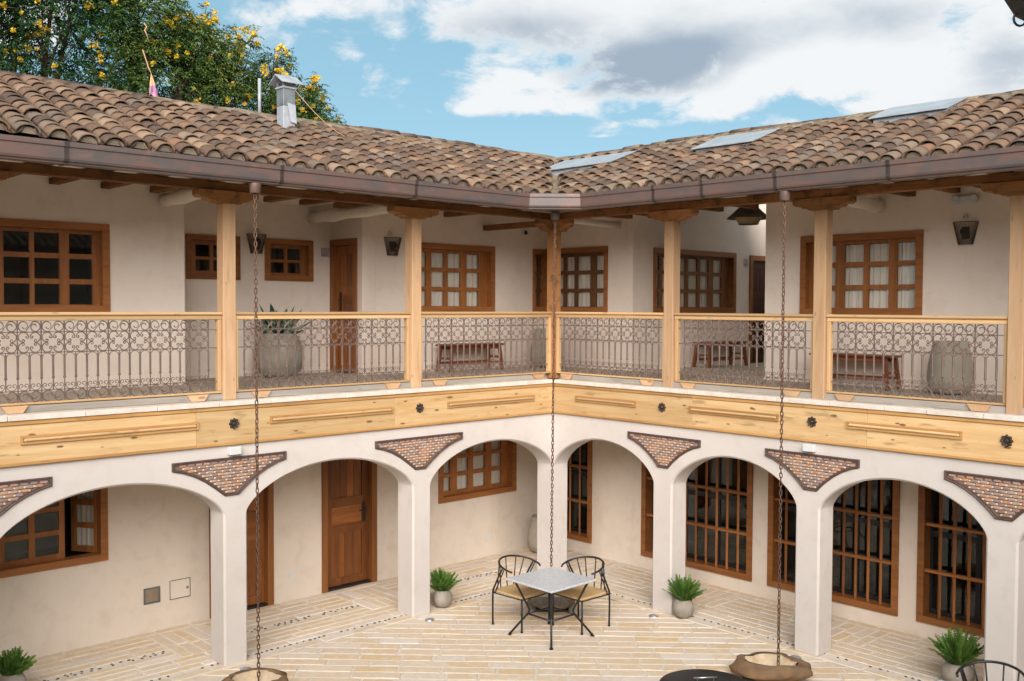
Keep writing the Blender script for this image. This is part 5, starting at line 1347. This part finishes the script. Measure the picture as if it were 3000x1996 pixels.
m = MB(); m.bbox((-0.055, -.10, -.045), (-0.001, .10, .045), 0.012); obj('housing', m, 'white', t)
for s in (-1, 1):
    m = MB(); m.lathe([(0.030, 0), (0.050, 0.008), (0.052, 0.05), (0.043, 0.058), (0.02, 0.05)], 20, (0, 0, 0), True, True); m.v = [(-0.02 - z, s * .105 + x, y) for x, y, z in m.v]; obj('lamp_head', m, 'white', t, smooth=True)
def plaque(P, u, d, z, w_, h, label):
    t = thing('door_sign', label, 'sign', P(u, d, z), 0, 'small lilac door plaques'); o = Vector(P(u, d, z)); Q = lambda a, b, c: tuple(Vector(P(u + a, d + b, z + c)) - o)
    obj('plate', pbox(Q, (-w_ / 2, -.008, -h / 2), (w_ / 2, -.0005, h / 2), 0.002), 'sign', t); return t, Q
t, Q = plaque(LM, 2.305, RB, 4.895, 0.15, 0.135, 'lilac plaque with small dark print beside the recess door')
sx = -1
for (x, z, w_, h) in ((0.055, -.030, .012, .012), (0.040, -.030, .012, .012), (0.024, -.030, .012, .012), (0.055, -.047, .012, .010), (0.040, -.047, .012, .010), (0.024, -.047, .012, .010), (-.008, -.047, .010, .010)):
    obj('print_mark', pbox(Q, (x - w_ / 2 - .01, -.0095, z - h / 2), (x + w_ / 2 - .01, -.0082, z + h / 2)), 'sign_ink', t)
m = MB(); m.prism([(-.020, -.010), (-.012, -.006), (-.034, -.044), (-.042, -.044)], lambda x, z: Q(x, -.0095, z), lambda x, z: Q(x, -.0082, z)); obj('print_stroke', m, 'sign_ink', t)
t, Q = plaque(RRET, 4.715, 0.0, 4.89, 0.125, 0.145, 'lilac plaque beside the dark door deep in the right recess')
for (x, z) in ((-.03, -.03), (0, -.03), (.03, -.03), (.02, .02)): obj('print_mark', pbox(Q, (x - .01, -.0095, z - .008), (x + .01, -.0082, z + .008)), 'sign_ink', t)
def plate(P, u, d, z, w_, h, label, name='wall_socket', cat='socket'):
    t = thing(name, label, cat, P(u, d, z)); o = Vector(P(u, d, z)); Q = lambda a, b, c: tuple(Vector(P(u + a, d + b, z + c)) - o); return t, Q
for u, z, lb in ((3.375, 0.345, 'white wall socket between the two wooden doors'), (-0.27, 0.30, 'white wall socket below the curtained window near the corner')):
    t, Q = plate(LM, u, DL, z, .13, .09, lb); obj('cover', pbox(Q, (-.062, -.010, -.043), (.062, -.0005, .043), 0.004), 'socket', t)
    for s in (-1, 1): obj('socket_insert', pbox(Q, (s * .027 - .015, -.0125, -.016), (s * .027 + .015, -.0102, .016), 0.001), 'white', t)
t, Q = plate(LM, 5.37, DL, 0.455, .2, .2, 'square metal meter box set in the wall', 'meter_box', 'meter box')
obj('frame', holed([-.105, .105], [-.10, .10], [(-.088, .088, -.083, .083)], Q, -.014, 0.0), 'zinc_dark', t); obj('hatch', pbox(Q, (-.086, -.009, -.081), (.086, -.002, .081), 0.002), simple('tarnished_steel', (0.34, 0.27, 0.19), 0.4, 0.5, 0.4, var=0.2), t)
m = MB(); m.lathe([(0.010, 0), (0.010, 0.012)], 10, Q(.058, -.012, 0), True, True); obj('lock', m, 'steel', t)
t, Q = plate(LM, 5.0, DL, 0.47, .27, .25, 'plaster-coloured electrical panel door next to the meter box', 'panel_box', 'electrical panel')
obj('panel_frame', holed([-.138, .138], [-.123, .123], [(-.131, .131, -.116, .116)], Q, -.006, 0.0), 'zinc_dark', t); obj('panel_door', pbox(Q, (-.128, -.009, -.113), (.128, -.0005, .113), 0.003), 'inner_shaded', t); obj('latch', pbox(Q, (-.112, -.012, -.012), (-.080, -.0085, .016), 0.001), 'zinc_dark', t)
for P, u, lb in ((LM, 5.17, 'white junction box above the panel crossed by the left rain chain'), (RM, 4.245, 'white junction box above the panel crossed by the right rain chain')):
    t, Q = plate(P, u, 0.0, 2.455, .18, .1, lb, 'junction_box', 'junction box'); t['group'] = 'white boxes under the fascia'
    obj('box', pbox(Q, (-.072, -.075, -.045), (.072, -.001, .045), 0.006), 'white', t)
for (x, y), lb in (((-2.52, -0.235), 'round steel ground light in front of the left free pillar'), ((-0.225, -2.11), 'round steel ground light in front of the first right pillar'), ((-0.225, -4.22), 'round steel ground light behind the long stone basin'), ((-5.15, -0.235), 'round steel ground light beside the left stone basin')):
    t = thing('ground_light', lb, 'ground light', (x, y, 0), 0, 'steel lights set in the paving')
    m = MB(); m.lathe([(0.062, -.02), (0.064, 0.008), (0.058, 0.012), (0.044, 0.010)], 28, (0, 0, 0), False, False); obj('ring', m, 'steel', t, smooth=True)
    m = MB(); m.lathe([(0.044, 0.0095), (0.01, 0.0098)], 24, (0, 0, 0), False, True); obj('lens', m, 'zinc', t)
t = thing('pendant_lamp', 'woven straw pendant lamp hanging in the right gallery recess', 'pendant lamp', (2.90, -1.42, 5.40))
m = MB(); m.lathe([(0.155, 0.0), (0.175, 0.05), (0.245, 0.145)], 36, (0, 0, 0), False, False); obj('lower_shade', m, 'shade_tan', t, smooth=True)
m = MB(); m.lathe([(0.335, 0.085), (0.335, 0.092), (0.25, 0.165), (0.17, 0.24), (0.09, 0.30), (0.03, 0.325)], 36, (0, 0, 0), False, True); obj('upper_shade', m, 'shade_dark', t, smooth=True)
m = MB(); m.lathe([(0.156, 0.001), (0.156, -.006), (0.147, -.006), (0.147, 0.001)], 36, (0, 0, 0), False, False); obj('rim', m, 'shade_dark', t)
m = MB(); m.tube([(0, 0, .32), (0, 0, .42)], 0.006, 6); obj('cable', m, 'black', t)

# ------------------------------------------------------------------ the eave overhead at the right edge, and the wings behind the camera
c = Vector((-8.544, -9.611, 4.675))     # an eave of the near gallery, two metres from the camera
t = thing('dark_eave', 'dark metal eave corner with a small hook, cut off at the top right', 'roof edge', c)
ex_ = _rt; ey_ = Vector((-_rt.y, _rt.x, 0))
fr = lambda a, b, z: tuple(ex_ * a + ey_ * b + Vector((0, 0, z)))
m = MB(); m.prism([(-0.048, 0.03), (-0.010, -0.026), (0.02, -0.040), (0.9, -0.0), (0.9, 0.3), (0.0, 0.3)], lambda a, z: fr(a, 0, z), lambda a, z: fr(a, -1.2, z + .3)); obj('gutter_end', m, 'black', t)
m = MB(); m.tube([fr(-.002 + .012 * math.cos(R_(150 + 30 * k)), -.003, -.030 + .014 * math.sin(R_(150 + 30 * k))) for k in range(9)], 0.0022, 6); obj('hook', m, 'black', t)
def back_wing(P):
    F = 15.0
    for nm_, a, b, mm in (('opposite_arcade', (-1.5, F, 0.0), (F + 1.6, F + 0.3, 2.95), 'facade'), ('opposite_fascia', (-1.5, F - .03, 2.53), (F, F - .001, 2.95), 'pine_x'), ('opposite_gallery_floor', (-1.5, F + .301, 2.85), (F + 1.6, F + 1.9, 3.08), 'grey_x'), ('opposite_gallery_wall', (-1.5, F + 1.75, 3.081), (F + 1.6, F + 2.0, 5.6), 'inner'), ('opposite_gutter', (-1.5, F - 1.03, 5.36), (F - 1.03, F - .90, 5.56), 'gutter')):
        m = MB(); m.box(a, b, P); o = obj(nm_, m, mm); o['kind'] = 'structure'
    m = MB(); m.prism([(F - .95, 5.6), (F + 1.6, 6.62), (F + 5.5, 5.1), (F + 1.6, 6.55), (F - .95, 5.54)], lambda v, z: P(-1.5, v, z), lambda v, z: P(v * 0 + F - .95, v, z)); o = obj('opposite_roof', m, 'tile'); o['kind'] = 'structure'
    m = MB()
    for i in range(62):
        u = -1.4 + i * .25
        for v0 in (F - .98, F + .3):
            m.tube([P(u, v0, 5.62 + (v0 - F + .95) * .398), P(u, v0 + 1.29, 5.62 + (v0 + 1.29 - F + .95) * .398)], .09, 6)
    o = obj('opposite_tiles', m, 'tile'); o['kind'] = 'stuff'
    for u in (1.5, 4.0, 6.6, 9.2, 11.8):
        m = MB(); m.box((u, F + .1, 3.05), (u + .15, F + .25, 5.5), P); o = obj('opposite_post', m, 'post_z'); o['kind'] = 'structure'
back_wing(lambda u, v, z: (-u, -v, z)); back_wing(lambda u, v, z: (-v, -u, z))

# ------------------------------------------------------------------ trees behind the left roof
def tree(name, label, base, trunk, blobs, n_leaf, n_flow, mat_, seed, tone=(0.0, 1.0), leaf=0.105, gap=0.0):
    rs = random.Random(seed); nr_ = np.random.RandomState(seed)
    t = thing(name, label, 'tree', (base[0], base[1], 0), 0, 'trees behind the left roof'); B = Vector((base[0], base[1], 0))
    limbs = MB()
    tip = []
    for (bx, by, bz, rx, ry, rz) in blobs:
        c = Vector((bx, by, bz)) - B
        s0 = Vector((rs.uniform(-.15, .15), rs.uniform(-.15, .15), trunk * rs.uniform(.7, 1.0)))
        mid = s0.lerp(c, .5) + Vector((rs.uniform(-.3, .3), rs.uniform(-.3, .3), rs.uniform(-.1, .3)))
        pts = [s0, mid, c]; limbs.tube([s0, s0.lerp(mid, .5) + Vector((rs.uniform(-.1, .1), rs.uniform(-.1, .1), 0)), mid, mid.lerp(c, .5) + Vector((rs.uniform(-.1, .1), rs.uniform(-.1, .1), 0)), c], [.075, .06, .045, .034, .022], 6)
        for q in range(7):
            th, ph = rs.uniform(0, 2 * PI), rs.uniform(-.5, 1.2); e = c + Vector((rx * math.cos(th) * math.cos(ph), ry * math.sin(th) * math.cos(ph), rz * math.sin(ph))) * .85
            s1 = mid.lerp(c, rs.uniform(.2, 1)); k1 = s1.lerp(e, .5) + Vector((rs.uniform(-.1, .1), rs.uniform(-.1, .1), rs.uniform(-.05, .15))); limbs.tube([s1, k1, e], [.022, .014, .005], 5)
    m = MB(); m.tube([(0, 0, -.1), (.03, .02, trunk * .4), (-.04, .03, trunk * .75), (0, 0, trunk)], [.19, .15, .12, .09], 10); obj('trunk', m, 'bark', t)
    o = obj('limbs', limbs, 'bark', t); o['kind'] = 'stuff'
    vol = np.array([b[3] * b[4] * b[5] for b in blobs]); vol = vol / vol.sum()
    V = []; F = []; RN = []; k = 0
    bl = [np.array(b) for b in blobs]
    # sprays: short drooping twigs carrying paired leaflets
    n_spray = n_leaf // 12
    which = nr_.choice(len(blobs), n_spray, p=vol)
    for b in which:
        bx, by, bz, rx, ry, rz = blobs[b]
        while True:
            q = Vector((rs.gauss(0, 1), rs.gauss(0, 1), rs.gauss(0, 1))).normalized(); rad = rs.random() ** 0.42
            p = Vector((bx + rx * q.x * rad, by + ry * q.y * rad, bz + rz * q.z * rad))
            nz = mnoise.noise(p * 1.15 + Vector((seed, 0, 0))) + 0.6 * mnoise.noise(p * 2.9 + Vector((0, seed, 0)))
            if nz > -0.28 + gap + (0.25 if rad > .85 else 0) or rs.random() < 0.10: break
        out = Vector((q.x, q.y, q.z * .4 + .15)).normalized()
        d = (out + Vector((rs.uniform(-.8, .8), rs.uniform(-.8, .8), rs.uniform(-.7, .5)))).normalized()
        ln = rs.uniform(.16, .30); sd_ = d.cross(Vector((0, 0, 1))); sd_ = sd_.normalized() if sd_.length > .05 else Vector((1, 0, 0))
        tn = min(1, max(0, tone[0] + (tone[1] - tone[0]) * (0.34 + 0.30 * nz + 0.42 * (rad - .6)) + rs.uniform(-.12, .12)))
        for j in range(6):
            f = (j + .6) / 6; pp = p - B + d * ln * f - Vector((0, 0, .16 * f * f * ln / .2 * .6))
            for sg in (-1, 1):
                L_ = leaf * rs.uniform(.75, 1.2) * (1.1 - .35 * f); dirv = (sd_ * sg * .8 + d * .55 + Vector((rs.uniform(-.3, .3), rs.uniform(-.3, .3), -.45 + rs.uniform(-.4, .3)))).normalized()
                wv = dirv.cross(Vector((rs.uniform(-.5, .5), rs.uniform(-.5, .5), 1))).normalized() * L_ * .17
                a_ = pp; V += [tuple(a_), tuple(a_ + dirv * L_ * .45 + wv), tuple(a_ + dirv * L_), tuple(a_ + dirv * L_ * .45 - wv)]; F.append((k, k + 1, k + 2, k + 3)); RN += [min(1, max(0, tn + rs.uniform(-.10, .10)))] * 4; k += 4
    lm = MB(); lm.v = V; lm.f = F; lm.r = RN
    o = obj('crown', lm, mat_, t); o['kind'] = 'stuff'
    fm = MB(); fm.r = []
    for i in range(n_flow):
        b = blobs[rs.randrange(len(blobs))]
        for _ in range(60):
            q = Vector((rs.gauss(0, 1), rs.gauss(0, 1), rs.gauss(0, 1))).normalized()
            if q.y < .3: break
        p = Vector((b[0] + b[3] * q.x, b[1] + b[4] * q.y, b[2] + b[5] * q.z)) * 1.0 - B
        p = Vector((b[0], b[1], b[2])) - B + (p - (Vector((b[0], b[1], b[2])) - B)) * rs.uniform(.80, 1.0)
        R0 = rs.uniform(.02, .068)
        for j in range(int(8 + R0 * 200)):
            c_ = p + Vector((rs.gauss(0, 1), rs.gauss(0, 1), rs.gauss(0, 1))) * R0 * .5; r_ = rs.uniform(.016, .032)
            u_ = Vector((rs.gauss(0, 1), rs.gauss(0, 1), rs.gauss(0, 1))).normalized(); v_ = u_.orthogonal().normalized(); w_ = u_.cross(v_)
            fm.add([c_ + v_ * r_, c_ + w_ * r_ + u_ * r_ * .5, c_ - v_ * r_, c_ - w_ * r_ + u_ * r_ * .5, c_ - u_ * r_ * .8], [(0, 1, 4), (1, 2, 4), (2, 3, 4), (3, 0, 4)]); fm.r += [rs.random()] * 5
    o = obj('flowers', fm, 'flower', t); o['kind'] = 'stuff'
    return t
tree('flowering_tree', 'big dark green tree with scattered yellow flowers at the left picture edge', (-5.3, 7.2), 6.2,
     [(-5.9, 7.0, 8.9, 1.3, 1.2, 1.3), (-4.8, 6.8, 9.0, 1.25, 1.1, 1.15), (-5.3, 7.3, 10.0, 1.5, 1.3, 1.0), (-4.2, 7.1, 9.6, 1.0, 1.0, .9), (-6.5, 7.2, 8.2, 1.0, 1.0, 1.0), (-4.6, 7.0, 8.0, 1.0, .9, .7), (-7.2, 7.0, 9.2, 1.2, 1.2, 1.3)], 78000, 120, 'leaf_dark', 5, (0.05, 1.0), 0.088, -0.02)
tree('flowering_tree', 'lighter green tree with yellow flowers behind the hanging cloth, left of the vent pipe', (-2.9, 7.0), 5.8,
     [(-3.4, 6.8, 9.05, .85, .85, .75), (-2.75, 6.7, 8.75, .8, .8, .62), (-2.1, 6.8, 8.55, .75, .75, .62), (-3.1, 6.9, 8.05, 1.05, .9, .65), (-1.6, 6.9, 8.35, .5, .5, .55), (-1.95, 7.0, 9.25, .13, .16, .5), (-1.35, 6.9, 9.1, .32, .28, .20), (-1.9, 6.9, 7.9, .8, .8, .5), (-3.6, 7.0, 9.6, .6, .6, .4), (-2.55, 6.9, 9.15, .35, .4, .22)], 50000, 170, 'leaf_mid', 9, (0.15, 1.15), 0.085, 0.07)
tree('flowering_tree', 'smaller tree full of yellow flowers behind the metal chimney', (-0.7, 6.7), 5.6,
     [(-.95, 6.6, 8.15, .55, .6, .55), (-.35, 6.6, 7.95, .55, .55, .5), (.12, 6.6, 7.65, .42, .5, .45), (-.6, 6.6, 7.45, .8, .7, .5), (-.75, 6.7, 8.75, .30, .3, .28), (-.02, 6.7, 8.38, .20, .2, .22), (.30, 6.6, 7.35, .35, .4, .4)], 26000, 90, 'leaf_mid', 14, (0.05, 1.0), 0.082, 0.03)
# cloth hanging from a branch, its rope and a dead strip of bark
t = thing('hanging_cloth', 'torn orange and purple cloth hanging on a rope in front of the trees', 'cloth', (-4.36, 4.0, 7.15))
m = MB(); m.tube([(-.10, .05, .66), (-.06, .03, .52), (-.03, .01, .40), (0.0, 0, .335)], [.010, .008, .009, .006], 6); obj('rope', m, 'rope', t)
m = MB(); vs = []; N = 10
for i in range(N + 1):
    f = i / N; z = .33 - .33 * f; w_ = .005 + .15 * f ** 1.1
    for j in range(7):
        g_ = j / 6 - .35; vs.append((g_ * w_ + .02 * f, .02 * math.sin(j * 1.7 + i * .4) * f, z + .03 * f * math.sin(j * 1.1)))
m.add(vs, [(i * 7 + j, i * 7 + j + 1, i * 7 + 8 + j, i * 7 + 7 + j) for i in range(N) for j in range(6)])
ct = MT('printed_cloth', 0.9, 0.1); sp = ct.nd('ShaderNodeSeparateXYZ'); ct.L(ct.tc.outputs['Object'], sp.inputs[0]); nz_ = ct.noise(ct.vec(), 22, 3, 0.6)
ct.col(ct.mix(ct.rng(ct.math('ADD', sp.outputs[2], ct.math('MULTIPLY', nz_, .12)), .23, .20), (0.62, 0.30, 0.16), ct.ramp(nz_, [(0.4, (0.22, 0.17, 0.30)), (0.55, (0.40, 0.10, 0.17)), (0.7, (0.45, 0.36, 0.40))])))
obj('cloth', m, ct.m, t, smooth=True)
m = MB(); m.tube([(0, 0, 0), (.04, 0, -.06), (.01, 0, -.11), (.05, .02, -.17), (.08, .02, -.26)], [.006, .009, .012, .009, .003], 6)
tag(obj('bark_strip', m, 'rope', None, (-4.33, 4.3, 8.28), smooth=True), 'pale dry strip dangling in the branches above the hanging cloth', 'bark strip')
